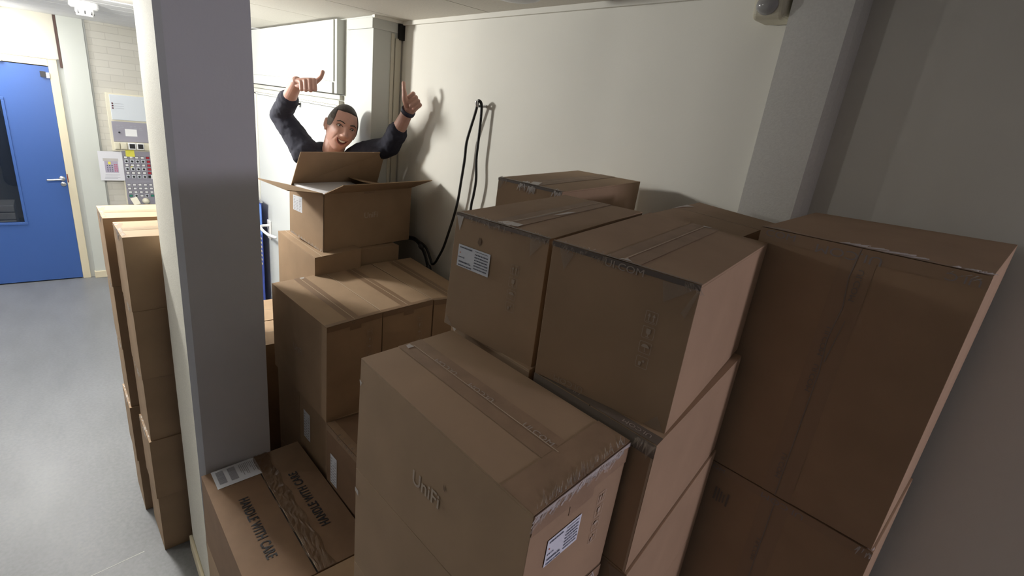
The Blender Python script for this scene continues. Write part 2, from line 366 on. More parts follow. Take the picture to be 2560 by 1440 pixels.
# things in the room behind the door window: a hanging coat and a stack of white trays
mb = MB(); mb.box(-7.6, -7.02, -0.95, -0.05, 0.0, 0.40); tag(mb.build('low_bench', M['dark']), 'dark low bench in the room behind the blue door window', 'bench')
cp = [(-7.2, -0.50, 1.75), (-7.2, -0.49, 1.55), (-7.2, -0.46, 1.25), (-7.2, -0.42, 1.0), (-7.2, -0.42, 0.9)]
mb = MB(); mb.loft(smooth_path(cp), [(0.03+0.05*min(1, i/10), 0.06+0.06*min(1, i/10)) for i in range(33)], 18)
o = mb.build('hanging_coat', M['brown_cloth'], None, True); d_ = o.modifiers.new('folds', 'DISPLACE'); tx = bpy.data.textures.new('folds', 'CLOUDS'); tx.noise_scale = 0.06; d_.texture = tx; d_.strength = 0.03
tag(o, 'dark brown coat hanging behind the blue door window', 'coat')
for k in range(4):
    mb = MB(); z = 0.40+0.075*k; mb.box(-7.15, -6.85, -0.62, -0.44, z+0.002, z+0.066)
    o = mb.build('paper_tray', M['white_plastic']); bevel(o, 0.006)
    tag(o, 'white storage tray behind the blue door window, %s of the four' % ['lowest', 'second lowest', 'second highest', 'topmost'][k], 'tray', 'white trays behind the blue door window')

# ------------------------------------------------------------------ control board on the far wall
X0 = XF
cb = thing('control_panel', 'wall-mounted grey and cream control board with rows of buttons behind the pillar', 'control panel', (X0, 0.6, 0.76))
mb = MB(); mb.box(X0, X0+0.05, 0.366, 0.86, 1.30, 1.845); bevel(mb.build('upper_casing', M['cream_plastic'], cb), 0.004)
mb = MB(); mb.box(X0+0.05, X0+0.062, 0.395, 0.85, 1.60, 1.832); bevel(mb.build('indicator_cover', M['light_panel'], cb), 0.003)
mb = MB()
for z in (1.752, 1.730, 1.708): mb.ball((X0+0.064, 0.412, z), (0.004, 0.0075, 0.0075), seg=10, rings=6)
mb.build('indicator_lights', mat('dark_red_lamp', (0.09, 0.01, 0.02), 0.3), cb, True)
mb = MB(); mb.box(X0+0.05, X0+0.058, 0.387, 0.85, 1.392, 1.585); bevel(mb.build('control_cover', M['grey_panel'], cb), 0.003)
for ys_ in ((0.42, 0.44, 0.46), (0.53, 0.56, 0.60)):
    mb = MB()
    for y in ys_:
        for z in (1.545, 1.53, 1.515): mb.box(X0+0.058, X0+0.0586, y, y+random.uniform(.01, .03), z, z+0.003)
    mb.build('printed_legend', M['print_grey'], cb)
mb = MB()
for z in (1.752, 1.730, 1.708): mb.box(X0+0.0621, X0+0.0626, 0.43, 0.50, z-0.002, z+0.001)
mb.build('printed_legend', M['print_grey'], cb)
mb = MB(); mb.box(X0+0.058, X0+0.0595, 0.485, 0.580, 1.450, 1.518); mb.build('white_label', M['white'], cb)
mb = MB(); mb.ball((X0+0.060, 0.438, 1.482), (0.006, 0.009, 0.009), seg=10, rings=6); mb.build('key_switch', M['black'], cb, True)
mb = MB(); mb.box(X0+0.03, X0+0.075, 0.385, 0.70, 1.318, 1.390); bevel(mb.build('cable_trunking', M['cream_plastic'], cb), 0.003)
for (a, b, k) in ((0.388, 0.428, 0), (0.433, 0.484, 0), (0.494, 0.556, 1), (0.562, 0.622, 1)):
    mb = MB(); mb.box(X0+0.075, X0+0.098, a, b, 1.325, 1.388); o = bevel(mb.build('switch' if not k else 'meter', M['cream_plastic'] if not k else M['white_plastic'], cb), 0.004)
    mb = MB()
    if k: mb.box(X0+0.098, X0+0.1, a+0.01, b-0.008, 1.336, 1.380); mb.build('display', M['black'], o)
    else: mb.box(X0+0.098, X0+0.104, a+0.008, b-0.008, 1.335, 1.378); mb.build('rocker', M['cream_plastic'], o)
mb = MB(); mb.box(X0, X0+0.04, 0.425, 0.86, 0.76, 1.31); bevel(mb.build('lower_casing', M['cream_plastic'], cb), 0.003)
mb = MB(); mb.box(X0+0.04, X0+0.05, 0.437, 0.86, 0.765, 1.305); mb.build('button_board', M['grey_panel'], cb)
XB = X0+0.05
for r in range(6):                                # upper field
    z = 1.243-0.0385*r
    for c_ in range(6):
        y = 0.462+0.0455*c_ + (0.0 if r < 1 else 0.004)
        if c_ >= 4: nm, m_ = 'red_button', M['red']
        elif r % 2 == 0: nm, m_ = 'push_button', M['white']
        else: nm, m_ = 'rotary_switch', M['black']
        if r == 5 and c_ == 4: m_ = M['black']; nm = 'push_button'
        mb = MB()
        if nm == 'rotary_switch': mb.box(XB, XB+0.003, y-0.015, y+0.015, z-0.016, z+0.016, 0); mb.ball((XB+0.006, y, z), (0.012, 0.0105, 0.0105), seg=10, rings=6, mi=1); mb.build(nm, [M['light_panel'], M['black']], cb)
        else: mb.box(XB, XB+0.002, y-0.015, y+0.015, z-0.012, z+0.012, 0); mb.box(XB, XB+0.008, y-0.012, y+0.012, z-0.009, z+0.009, 1); mb.build(nm, [M['black'], m_], cb)
for r in range(4):                                # lower field
    z = 0.968-0.0375*r
    for c_ in range(6):
        y = 0.462+0.0455*c_+0.002*r
        m_ = M['red'] if c_ == 5 else M['white']; nm = 'red_button' if c_ == 5 else 'push_button'
        if r == 3:
            if c_ in (0, 4): m_ = M['green']; nm = 'green_button'
            if c_ in (1, 3): nm = 'rotary_switch'
        mb = MB()
        if nm == 'rotary_switch': mb.box(XB, XB+0.003, y-0.014, y+0.014, z-0.014, z+0.014, 0); mb.ball((XB+0.006, y, z), (0.012, 0.010, 0.010), seg=10, rings=6, mi=1); mb.build(nm, [M['light_panel'], M['black']], cb)
        else: mb.box(XB, XB+0.002, y-0.015, y+0.015, z-0.011, z+0.011, 0); mb.box(XB, XB+0.008, y-0.012, y+0.012, z-0.008, z+0.008, 1); mb.build(nm, [M['black'], m_], cb)
mb = MB(); mb.box(XB, XB+0.0015, 0.445, 0.70, 1.0, 1.003); mb.build('panel_divider', M['print_grey'], cb)
mb = MB(); mb.add([(XB+0.002, 0.458, 0.825), (XB+0.002, 0.515, 0.84), (XB+0.03, 0.54, 0.775), (XB+0.03, 0.485, 0.760)], [(0, 1, 2, 3)])
o = mb.build('tilted_socket_cover', M['cream_plastic'], cb); sm = o.modifiers.new('s', 'SOLIDIFY'); sm.thickness = 0.02
mb = MB(); mb.loft([(XB, 0.588, 0.800), (XB+0.02, 0.588, 0.800)], [0.032, 0.03], 20); mb.ball((XB+0.03, 0.588, 0.8), (0.012, 0.014, 0.014), mi=1); mb.build('round_socket', [M['cream_plastic'], M['black']], cb, True)
mb = MB(); mb.add([(XB+0.0015, 0.466, 1.250), (XB+0.012, 0.540, 1.252), (XB+0.0015, 0.538, 1.318), (XB+0.0015, 0.468, 1.315)], [(0, 1, 2, 3)]); o = mb.build('sticky_note', M['yellow']); sm = o.modifiers.new('s', 'SOLIDIFY'); sm.thickness = 0.0006
tag(o, 'yellow sticky note above the button rows of the control board', 'note')
mb = MB(); mb.box(XB, XB+0.0012, 0.494, 0.512, 1.128, 1.152); tag(mb.build('sticky_note', M['yellow']), 'tiny yellow sticker between the rotary switches of the control board', 'note')
mb = MB(); mb.box(XB+0.009, XB+0.0105, 0.655, 0.70, 1.03, 1.07); tag(mb.build('paper_tag', M['white']), 'small white paper tag on the right of the control board', 'tag')
# printed notice
pn = thing('paper_notice', 'laminated white notice with a printed photo hanging left of the control board', 'notice', (XB+0.004, 0.34, 1.01))
XN = XB+0.004
mb = MB(); mb.box(XN, XN+0.001, 0.246, 0.436, 1.010, 1.296); mb.build('paper_sheet', mat('laminated_paper', (0.74, 0.74, 0.78), 0.25), pn)
mb = MB(); mb.box(XN+0.001, XN+0.0014, 0.289, 0.395, 1.088, 1.20, 0); mb.box(XN+0.001, XN+0.0016, 0.28, 0.40, 1.20, 1.228, 1)
for i in range(4):
    for j in range(3): mb.box(XN+0.0014, XN+0.0018, 0.305+0.018*j, 0.315+0.018*j, 1.10+0.018*i, 1.108+0.018*i, 2)
    for j in range(2): mb.box(XN+0.0014, XN+0.0018, 0.362+0.015*j, 0.373+0.015*j, 1.10+0.02*i, 1.112+0.02*i, 3)
mb.box(XN+0.0014, XN+0.002, 0.318, 0.338, 1.17, 1.195, 4)
mb.build('printed_photo', [mat('print_photo_mauve', (0.42, 0.38, 0.48), 0.4), mat('print_photo_grey', (0.50, 0.48, 0.46), 0.4), M['print'], mat('print_photo_red', (0.5, 0.12, 0.2), 0.4), M['yellow']], pn)
mb = MB()
for k, z in enumerate((1.065, 1.052, 1.04, 1.028)): mb.box(XN+0.001, XN+0.0013, 0.285-0.003*k, 0.40-0.02*(k % 2), z, z+0.003)
mb.build('printed_lines', M['print_grey'], pn)

# ------------------------------------------------------------------ ceiling and wall fittings
labs = ['rectangular ceiling light at the top left corner above the blue door', 'square ceiling light over the open floor left of the pillar',
        'square ceiling light in the middle of the open room left of the photographer', 'small square ceiling light added out of view behind the photographer']
for (lx, ly, sx, sy, pw, c), lb in zip(LAMPS, labs):
    t = thing('ceiling_light', lb, 'ceiling light', (lx, ly, CEIL-0.035), 'ceiling lights')
    mb = MB()
    a, b, w_ = sx/2, sy/2, 0.02
    for (p, q, r_, s_) in ((-a, a, -b, -b+w_), (-a, a, b-w_, b), (-a, -a+w_, -b+w_, b-w_), (a-w_, a, -b+w_, b-w_)): mb.box(lx+p, lx+q, ly+r_, ly+s_, CEIL-0.035, CEIL-0.004)
    mb.build('light_frame', M['white_plastic'], t)
    mb = MB(); mb.box(lx-a+w_, lx+a-w_, ly-b+w_, ly+b-w_, CEIL-0.03, CEIL-0.02); mb.build('diffuser', M['lamp'], t)
def revolve(mb, cx, cy, prof, seg=32, mi=0):
    base = len(mb.v)
    for (r, z) in prof:
        for k in range(seg): a = 2*PI*k/seg; mb.v.append(Vector((cx+r*math.cos(a), cy+r*math.sin(a), z)))
    for i in range(len(prof)-1):
        for k in range(seg): k2 = (k+1) % seg; mb.f.append((base+i*seg+k, base+i*seg+k2, base+(i+1)*seg+k2, base+(i+1)*seg+k)); mb.m.append(mi)
    mb.f.append(tuple(base+(len(prof)-1)*seg+k for k in range(seg))); mb.m.append(mi)
    mb.f.append(tuple(base+k for k in range(seg))[::-1]); mb.m.append(mi)
t = thing('smoke_detector', 'white round smoke detector on the plank ceiling left of the pillar', 'smoke detector', (-4.62, 0.215, CEIL-0.09))
mb = MB(); revolve(mb, -4.62, 0.215, [(0.075, CEIL-0.004), (0.078, CEIL-0.03), (0.066, CEIL-0.043)]); mb.build('base', M['white_plastic'], t, False)
mb = MB(); revolve(mb, -4.62, 0.215, [(0.048, CEIL-0.043), (0.05, CEIL-0.06), (0.042, CEIL-0.085)])
for k in range(8):
    a = 2*PI*k/8; mb.box(-4.62+0.046*math.cos(a)-0.004, -4.62+0.046*math.cos(a)+0.004, 0.215+0.046*math.sin(a)-0.004, 0.215+0.046*math.sin(a)+0.004, CEIL-0.075, CEIL-0.055, 1)
mb.build('sensor_head', [M['white_plastic'], M['black']], t, False)
mb = MB(); revolve(mb, -1.352, 1.10, [(0.085, CEIL-0.001), (0.088, CEIL-0.012), (0.08, CEIL-0.022), (0.06, CEIL-0.029), (0.03, CEIL-0.032)], 40)
tag(mb.build('round_ceiling_lamp', mat('unlit_lamp_cover', (0.55, 0.56, 0.58), 0.4), None, True), 'unlit round grey ceiling lamp at the top edge beside the right wall', 'ceiling lamp')
# motion detector in the corner of pilaster and wall
t = thing('motion_detector', 'cream motion detector with a grey lens mounted beside the pilaster', 'motion detector', (-0.62, 1.30, 2.37))
def rot(p, c, a): x, y = p[0]-c[0], p[1]-c[1]; return (c[0]+x*math.cos(a)-y*math.sin(a), c[1]+x*math.sin(a)+y*math.cos(a), p[2])
ctr = (-0.628, 1.275); ang = math.radians(35)
mb = MB(); mb.box(-0.668, -0.592, 1.245, 1.33, 2.372, 2.455)
for i, v in enumerate(mb.v):
    if v.z < 2.4: v.y = v.y + (0.012 if v.y < 1.3 else 0)
bevel(mb.build('casing', M['cream_plastic'], t), 0.012, 4)
mb = MB(); mb.ball((-0.633, 1.256, 2.402), (0.026, 0.018, 0.022)); mb.build('lens', M['lens'], t, True)

# hook, hanging black cable and cable bundle on the right wall
mb = MB(); mb.loft(smooth_path([(-1.743, 1.33, 2.118), (-1.743, 1.29, 2.116), (-1.743, 1.282, 2.13)], 4), [0.006]*9, 10)
tag(mb.build('wall_hook', M['steel'], None, True), 'small bright metal hook holding the black cable', 'hook')
L1 = [(-2.30, 1.31, 1.436), (-2.16, 1.30, 1.445), (-2.093, 1.30, 1.436), (-2.05, 1.295, 1.415), (-2.028, 1.295, 1.39), (-2.007, 1.295, 1.368), (-1.985, 1.297, 1.382), (-1.968, 1.30, 1.41), (-1.93, 1.30, 1.47), (-1.894, 1.30, 1.556), (-1.863, 1.30, 1.638),
      (-1.842, 1.30, 1.715), (-1.830, 1.30, 1.80), (-1.818, 1.30, 1.892), (-1.815, 1.30, 1.96), (-1.800, 1.30, 2.01), (-1.772, 1.30, 2.084), (-1.757, 1.298, 2.124), (-1.743, 1.292, 2.136), (-1.731, 1.298, 2.122), (-1.730, 1.30, 2.06), (-1.733, 1.30, 1.97), (-1.735, 1.30, 1.904), (-1.724, 1.30, 1.823), (-1.732, 1.30, 1.754), (-1.742, 1.30, 1.70), (-1.75, 1.30, 1.5), (-1.78, 1.295, 1.44)]
L1 = smooth_path(L1, 6); mb = MB(); mb.loft(L1, [0.0058]*len(L1), 8)
tag(mb.build('power_cable', M['rubber'], None, True), 'long black cable looped over the wall hook and sagging down to the left', 'cable')
mb = MB()
for dx, dz in ((0, 0.008), (0.006, -0.003), (-0.005, -0.006)):
    p = smooth_path([(-2.27+dx, 1.303, 1.432+dz), (-2.17+dx, 1.285, 1.452+dz), (-2.11+dx, 1.28, 1.444+dz), (-2.06+dx, 1.28, 1.412+dz), (-2.03+dx, 1.28, 1.372+dz), (-2.0+dx*3, 1.28, 1.33+dz), (-1.975+dx*3, 1.275, 1.30)], 5)
    mb.loft(p, [0.0042]*len(p), 8)
cbn = mb.build('cable_bundle', M['rubber'], None, True); tag(cbn, 'bundle of black cables tied together low on the right wall beside the open carton', 'cable')
for ta, tb_ in (((-2.098, 1.28, 1.436), (-2.088, 1.28, 1.432)), ((-2.016, 1.28, 1.352), (-2.008, 1.28, 1.342))):
    mb = MB(); mb.loft([ta, tb_], [0.013, 0.013], 12); mb.build('cable_tie', M['black'], cbn, True)

# banner behind the pillar
t = thing('rollup_banner', 'narrow strip of a blue roll-up banner seen between pillar and white door', 'banner', (-4.48, 1.10, 0))
mb = MB(); mb.box(-4.80, -4.155, 1.100, 1.103, 0.09, 1.24); mb.build('printed_sheet', M['navy_banner'], t)
mb = MB(); mb.box(-4.80, -4.155, 1.0985, 1.100, 0.98, 1.22); mb.build('printed_picture', M['sky_banner'], t)
mb = MB()
for k in range(7): mb.box(-4.25, -4.172, 1.0983, 1.0995, 0.94-0.035*k, 0.955-0.035*k)
mb.build('printed_text', mat('cream_banner_text', (0.6, 0.55, 0.4), 0.5), t)
mb = MB(); mb.box(-4.82, -4.145, 1.05, 1.145, 0.0, 0.09); bevel(mb.build('banner_base', M['steel'], t), 0.01)
mb = MB(); mb.loft([(-4.5, 1.12, 0.08), (-4.5, 1.12, 1.24)], [0.008, 0.008], 10); mb.box(-4.81, -4.15, 1.094, 1.11, 1.235, 1.255); mb.build('support_pole', M['steel'], t)
# ------------------------------------------------------------------ cartons
# corners (metres): N near-top, L left-top, B back-top, R right-top, then the four below
BOX = {
'F1':[[-0.273,0.3199,1.7143],[-0.6539,0.3059,1.7222],[-0.6697,0.4828,1.728],[-0.2923,0.5046,1.7235],[-0.2784,0.3219,1.5219],[-0.6541,0.3012,1.5211],[-0.6657,0.4821,1.5219],[-0.2933,0.501,1.5217]],
'M1':[[-1.5546,0.6013,1.346],[-2.0516,0.5696,1.3463],[-2.0675,0.7898,1.359],[-1.5746,0.8153,1.3593],[-1.5552,0.5986,0.9694],[-2.0542,0.5718,0.976],[-2.0657,0.7881,0.974],[-1.5705,0.8166,0.974]],
'M2':[[-1.5758,0.8184,1.3583],[-2.0698,0.7925,1.3579],[-2.0856,1.0115,1.3731],[-1.5888,1.0413,1.3698],[-1.571,0.822,0.974],[-2.0663,0.796,0.974],[-2.0777,1.0127,0.974],[-1.5824,1.0387,0.974]],
'M3':[[-1.5884,1.0469,1.3665],[-2.0906,1.0169,1.372],[-2.1003,1.228,1.3799],[-1.592,1.2518,1.352],[-1.583,1.045,0.974],[-2.0805,1.0233,0.974],[-2.0896,1.2301,0.974],[-1.592,1.2518,0.974]],
'O':[[-2.1035,0.8015,1.6937],[-2.3604,0.7464,1.6857],[-2.4555,1.218,1.6857],[-2.2005,1.2715,1.7032],[-2.0998,0.7973,1.4393],[-2.3667,0.7455,1.474],[-2.4555,1.218,1.4512],[-2.1972,1.2688,1.4454]],
'P1':[[-2.0504,0.7431,1.4369],[-2.4798,0.7263,1.4491],[-2.4893,0.9344,1.4469],[-2.0658,0.9549,1.4579],[-2.0534,0.7436,1.08],[-2.4798,0.7242,1.08],[-2.4893,0.9344,1.08],[-2.063,0.9537,1.08]],
'T1':[[-0.4978,0.5183,1.9362],[-0.6854,0.4841,1.9366],[-0.7727,0.8325,1.9459],[-0.5788,0.8528,1.9487],[-0.4964,0.516,1.7248],[-0.6913,0.4794,1.7347],[-0.7589,0.844,1.731],[-0.5663,0.8593,1.731]],
'T2':[[-0.2713,0.5483,1.9372],[-0.4748,0.502,1.9418],[-0.5728,0.8708,1.9487],[-0.3576,0.9241,1.939],[-0.2711,0.5483,1.7301],[-0.4749,0.5035,1.7343],[-0.5603,0.8773,1.731],[-0.3576,0.9241,1.731]],
'K1':[[-0.8247,0.8776,1.9422],[-1.0238,0.8444,1.9434],[-1.1045,1.232,1.9571],[-0.8943,1.2759,1.9581],[-0.8232,0.88,1.7462],[-1.0265,0.842,1.7462],[-1.1,1.235,1.7462],[-0.8968,1.2731,1.7462]],
'R1':[[-0.0641,0.9394,1.9685],[-0.3777,0.9289,1.9634],[-0.4023,1.2477,1.9743],[-0.0738,1.2632,1.9872],[-0.064,0.9413,1.485],[-0.3793,0.9295,1.483],[-0.3961,1.2494,1.483],[-0.0754,1.2618,1.483]],
'S2':[[-2.292,0.1232,1.5015],[-2.5533,0.1128,1.5077],[-2.565,0.4702,1.501],[-2.3052,0.4798,1.501],[-2.2899,0.1242,1.1962],[-2.5496,0.1088,1.1944],[-2.565,0.4702,1.201],[-2.3052,0.4798,1.201]],
'S1':[[-2.6183,0.0853,1.4922],[-2.8699,0.0787,1.4961],[-2.8869,0.4766,1.5],[-2.6361,0.4867,1.5],[-2.6186,0.0857,1.1957],[-2.8686,0.0751,1.193],[-2.8869,0.4766,1.2],[-2.6361,0.4867,1.2]],
'L2':[[-0.2611,0.5159,1.7317],[-0.4773,0.5061,1.7324],[-0.5542,0.8957,1.729],[-0.3394,0.9047,1.729],[-0.261,0.514,1.524],[-0.4758,0.505,1.524],[-0.5542,0.8957,1.524],[-0.3394,0.9047,1.524]],
'HC':[[-1.165,0.243,0.727],[-1.7929,0.2308,0.727],[-1.8231,0.5828,0.727],[-1.1745,0.6069,0.727],[-1.165,0.243,0.427],[-1.7948,0.2265,0.427],[-1.8043,0.5904,0.427],[-1.1745,0.6069,0.427]],
'L1':[[-0.49,0.507,1.729],[-0.6948,0.4984,1.729],[-0.7706,0.8281,1.729],[-0.5658,0.8367,1.729],[-0.49,0.507,1.524],[-0.6948,0.4984,1.524],[-0.7706,0.8281,1.524],[-0.5658,0.8367,1.524]],
'K2':[[-0.4,0.905,1.939],[-0.5771,0.8806,1.9458],[-0.6337,1.1629,1.9513],[-0.4553,1.1897,1.939],[-0.4,0.905,1.731],[-0.5963,0.8668,1.731],[-0.6517,1.1515,1.731],[-0.4553,1.1897,1.731]],
}
def shift(c, dz): return [[p[0], p[1], p[2]+dz] for p in c]
class Carton:
    def __init__(s, name, label, c, group=None, seam='u', m=None, body='carton_body', cat='carton', open_top=False, extra=None):
        s.C = [Vector(p) for p in c]; s.N, s.L, s.B, s.R, s.n, s.l, s.b, s.r = s.C
        base = (s.n+s.l+s.b+s.r)/4; base.z = min(p.z for p in s.C[4:])
        s.m = m or M['card']
        s.t = thing(name, label, cat, base, group)
        s.cen = sum(s.C, Vector())/8
        s.W = {'top': ((s.L-s.N).length, (s.R-s.N).length), 'front': ((s.L-s.N).length, (s.n-s.N).length), 'side': ((s.R-s.N).length, (s.n-s.N).length)}
        if open_top: return
        mb = MB()
        e = 0.0035
        dn = Vector((0, 0, -e))
        mb.grid_hexa([s.n, s.l, s.b, s.r, s.N+dn, s.L+dn, s.B+dn, s.R+dn], 0)
        g = 0.0008
        if seam: 
            w_ = s.W['top'][1] if seam == 'u' else s.W['top'][0]; k = g/w_
            rng = ((0, .5-k), (.5+k, 1))
        else: rng = ((0, 1),)
        for (a, b) in rng:
            if seam == 'u': q = [(0, a), (1, a), (1, b), (0, b)]
            else: q = [(a, 0), (b, 0), (b, 1), (a, 1)]
            lo = [s.P('top', x, y, -e) for x, y in q]; hi = [s.P('top', x, y, 0) for x, y in q]
            mb.grid_hexa(lo+hi, 0)
        # pale cut edges along the seam
        if seam:
            for sg in (-1, 1):
                k2 = sg*(g+0.0016)/w_; kk = sg*g/w_
                q = [(0.01, .5+kk), (.99, .5+kk), (.99, .5+k2), (0.01, .5+k2)]
                if seam == 'v': q = [(y, x) for x, y in q]
                mb.add([s.P('top', x, y, 0.0003) for x, y in q], [(0, 1, 2, 3)], 1)
        o = mb.build(body, [s.m, M['card_edge']], s.t)
        bm = bmesh.new(); bm.from_mesh(o.data); bmesh.ops.remove_doubles(bm, verts=bm.verts, dist=0.00005); bmesh.ops.recalc_face_normals(bm, faces=bm.faces); bm.to_mesh(o.data); bm.free()
        bevel(o, 0.0022, 2)
    def quad(s, face):
        return {'top': (s.N, s.L, s.R, s.B), 'front': (s.N, s.L, s.n, s.l), 'side': (s.N, s.R, s.n, s.r)}[face]
    def P(s, face, a, b, off=0.0006):
        p00, p10, p01, p11 = s.quad(face)
        p = p00*(1-a)*(1-b)+p10*a*(1-b)+p01*(1-a)*b+p11*a*b
        nn = (p10-p00).cross(p01-p00).normalized()
        if nn.dot((p00+p11)/2-s.cen) < 0: nn = -nn
        return p+nn*off
    def Pm(s, face, a, b, off=0.0006): w_, h_ = s.W[face]; return s.P(face, a/w_, b/h_, off)
    def strip(s, quads, m, name='packing_tape', off=0.0007):
        """quads: (face, s0, s1, t0, t1) in metres (negative = from the far end)"""
        mb = MB()
        for q in quads:
            f, a0, a1, b0, b1 = q[:5]; w_, h_ = s.W[f]
            n_ = 6
            for i in range(n_):
                x0 = a0+(a1-a0)*i/n_; x1 = a0+(a1-a0)*(i+1)/n_
                mb.add([s.Pm(f, x0, b0, off), s.Pm(f, x1, b0, off), s.Pm(f, x1, b1, off), s.Pm(f, x0, b1, off)], [(0, 1, 2, 3)])
        return mb.build(name, m, s.t)
    def seam_tape(s, d, m=None, wd=0.048, drop=0.05, back=False, top=True, name='packing_tape'):
        m = m or M['tape']; W1, W2 = s.W['top']; q = []
        if d == 'u':
            c = W2/2; q.append(('top', 0, W1, c-wd/2, c+wd/2)); q.append(('side', c-wd/2, c+wd/2, 0, drop))
        else:
            c = W1/2; q.append(('top', c-wd/2, c+wd/2, 0, W2)); q.append(('front', c-wd/2, c+wd/2, 0, drop))
        if not top: q = q[1:]
        return s.strip(q, m, name)
    def seam_line(s, d, a=0.02, b=0.98, wd=0.0011):
        W1, W2 = s.W['top']
        q = ('top', W1*a, W1*b, W2/2-wd, W2/2+wd) if d == 'u' else ('top', W1/2-wd, W1/2+wd, W2*a, W2*b)
        return s.strip([q], M['card_edge'], 'seam_line', 0.0016)
    def edge_tape(s, which, m=None, on_top=0.024, drop=0.024, name='packing_tape'):
        m = m or M['tape']; W1, W2 = s.W['top']
        if which == 'side': q = [('top', 0, on_top, 0.0, W2), ('side', 0, W2, 0, drop)]
        else: q = [('top', 0, W1, 0, on_top), ('front', 0, W1, 0, drop)]
        return s.strip(q, m, name, 0.0011)
    def text(s, face, st, c, size, xd, yd, m, name, bold=0.0, sx=1.0, space=1.0, parent=None, off=0.0014):
        vs, fs = text2d(st, bold, space); mb = MB()
        xd = Vector(xd).normalized(); yd = Vector(yd).normalized()
        mb.add([s.Pm(face, c[0]+xd.x*x*size*sx+yd.x*y*size, c[1]+xd.y*x*size*sx+yd.y*y*size, off) for x, y in vs], fs)
        return mb.build(name, m, parent or s.t)
    def rects(s, face, rs, o, xd, yd, m, name, parent=None, off=0.0016):
        """rs: list of (x0,x1,y0,y1) in local metres, origin o, directions xd, yd"""
        mb = MB(); xd = Vector(xd); yd = Vector(yd)
        for (a, b, c_, d) in rs:
            mb.add([s.Pm(face, o[0]+xd.x*x+yd.x*y, o[1]+xd.y*x+yd.y*y, off) for x, y in ((a, c_), (b, c_), (b, d), (a, d))], [(0, 1, 2, 3)])
        return mb.build(name, m, parent or s.t)
    def label_a(s, face, o, xd, yd, w_, h_, grey=False, dots=True):
        """wide stock label: text column, empty square, column of barcodes (origin lower left)"""
        lb = s.rects(face, [(0, w_, 0, h_)], o, xd, yd, M['paper'], 'shipping_label', off=0.0013)
        r = []; rng = random.Random(3)
        def bar(x, y, l, hh):
            xx = x
            while xx < x+l: ww = rng.choice((.0009, .0014, .002))*w_/0.07; r.append((xx, xx+ww, y, y+hh)); xx += ww+rng.choice((.0004, .0008))*w_/0.07
        u = w_; v = h_
        bar(.05*u, .86*v, .40*u, .06*v); bar(.05*u, .05*v, .40*u, .06*v); bar(.06*u, .20*v, .26*u, .07*v)
        bar(.04*u, .42*v, .16*u, .05*v)
        for k in range(6): bar(.54*u, (.12+.125*k)*v, .40*u, .055*v)
        r += [(.34*u, .44*u, .2*v, .23*v), (.34*u, .42*u, .26*v, .28*v), (.54*u, .93*u, .90*v, .92*v)]
        s.rects(face, r, o, xd, yd, M['print'], 'label_print', parent=lb, off=0.0019)
        if dots: s.rects(face, [(.06*u, .09*u, .62*v, .67*v)], o, xd, yd, mat('orange_label_dot', (0.6, 0.15, 0.05), .6), 'label_dot', parent=lb, off=0.0019)
        return lb
    def label_v(s, face, o, xd, yd, w_, h_):
        lb = s.rects(face, [(0, w_, 0, h_)], o, xd, yd, M['paper'], 'shipping_label', off=0.0013)
        r = []; rng = random.Random(5)
        for c0 in (.08, .38, .68):
            for k in range(9):
                y = (.06+.1*k)*h_
                if c0 > .3 and k > 6: continue
                r.append((c0*w_, (c0+rng.uniform(.14, .22))*w_, y, y+.035*h_))
        s.rects(face, r, o, xd, yd, M['print_grey'], 'label_print', parent=lb, off=0.0019)
        s.rects(face, [(.68*w_, .92*w_, .72*h_, .74*h_), (.68*w_, .92*w_, .78*h_, .80*h_), (.68*w_, .92*w_, .84*h_, .86*h_)], o, xd, yd, M['print_grey'], 'label_print', parent=lb, off=0.0019)
    def marks(s, face, o, xd, yd, sz, m, name='handling_marks', gap=1.18):
        """four handling pictograms in rounded frames, top one first (origin = top centre)"""
        xd = Vector(xd); yd = Vector(yd); mb = MB(); k_ = sz
        def q(pts, cy):
            mb.add([s.Pm(face, o[0]+xd.x*x*k_+yd.x*(y*k_+cy), o[1]+xd.y*x*k_+yd.y*(y*k_+cy), 0.0012) for x, y in pts], [tuple(range(len(pts)))])
        def frame(cy):
            w_ = .46; t = .035
            n_ = 5; out_, inn = [], []
            for (cx, cy_, a0) in ((w_-.1, w_-.1, 0), (-w_+.1, w_-.1, 90), (-w_+.1, -w_+.1, 180), (w_-.1, -w_+.1, 270)):
                for i in range(n_):
                    a = math.radians(a0+90*i/(n_-1)); out_.append((cx+.1*math.cos(a), cy_+.1*math.sin(a))); inn.append((cx+(.1-t)*math.cos(a), cy_+(.1-t)*math.sin(a)))
            N_ = len(out_)
            for i in range(N_): q([out_[i], out_[(i+1) % N_], inn[(i+1) % N_], inn[i]], cy)
        def arrow(cx, cy):
            q([(cx-.035, -.28), (cx+.035, -.28), (cx+.035, .08), (cx-.035, .08)], cy); q([(cx-.13, .06), (cx+.13, .06), (cx, .30)], cy)
        for i in range(4):
            cy = -(.5+i*gap)*k_; frame(cy)
            if i == 0: arrow(-.18, cy); arrow(.18, cy); q([(-.34, -.36), (.34, -.36), (.34, -.32), (-.34, -.32)], cy)
            if i == 1:
                q([(-.17, .30), (.17, .30), (.17, .0), (.09, -.12), (-.09, -.12), (-.17, .0)], cy); q([(-.025, -.12), (.025, -.12), (.025, -.3), (-.025, -.3)], cy); q([(-.14, -.3), (.14, -.3), (.14, -.35), (-.14, -.35)], cy)
            if i == 2:
                q([(.30*math.cos(math.radians(a)), .02+.26*math.sin(math.radians(a))) for a in range(0, 181, 20)], cy); q([(-.02, .02), (.02, .02), (.02, -.30), (-.02, -.30)], cy); q([(.02, -.30), (.10, -.30), (.10, -.26), (.02, -.26)], cy)
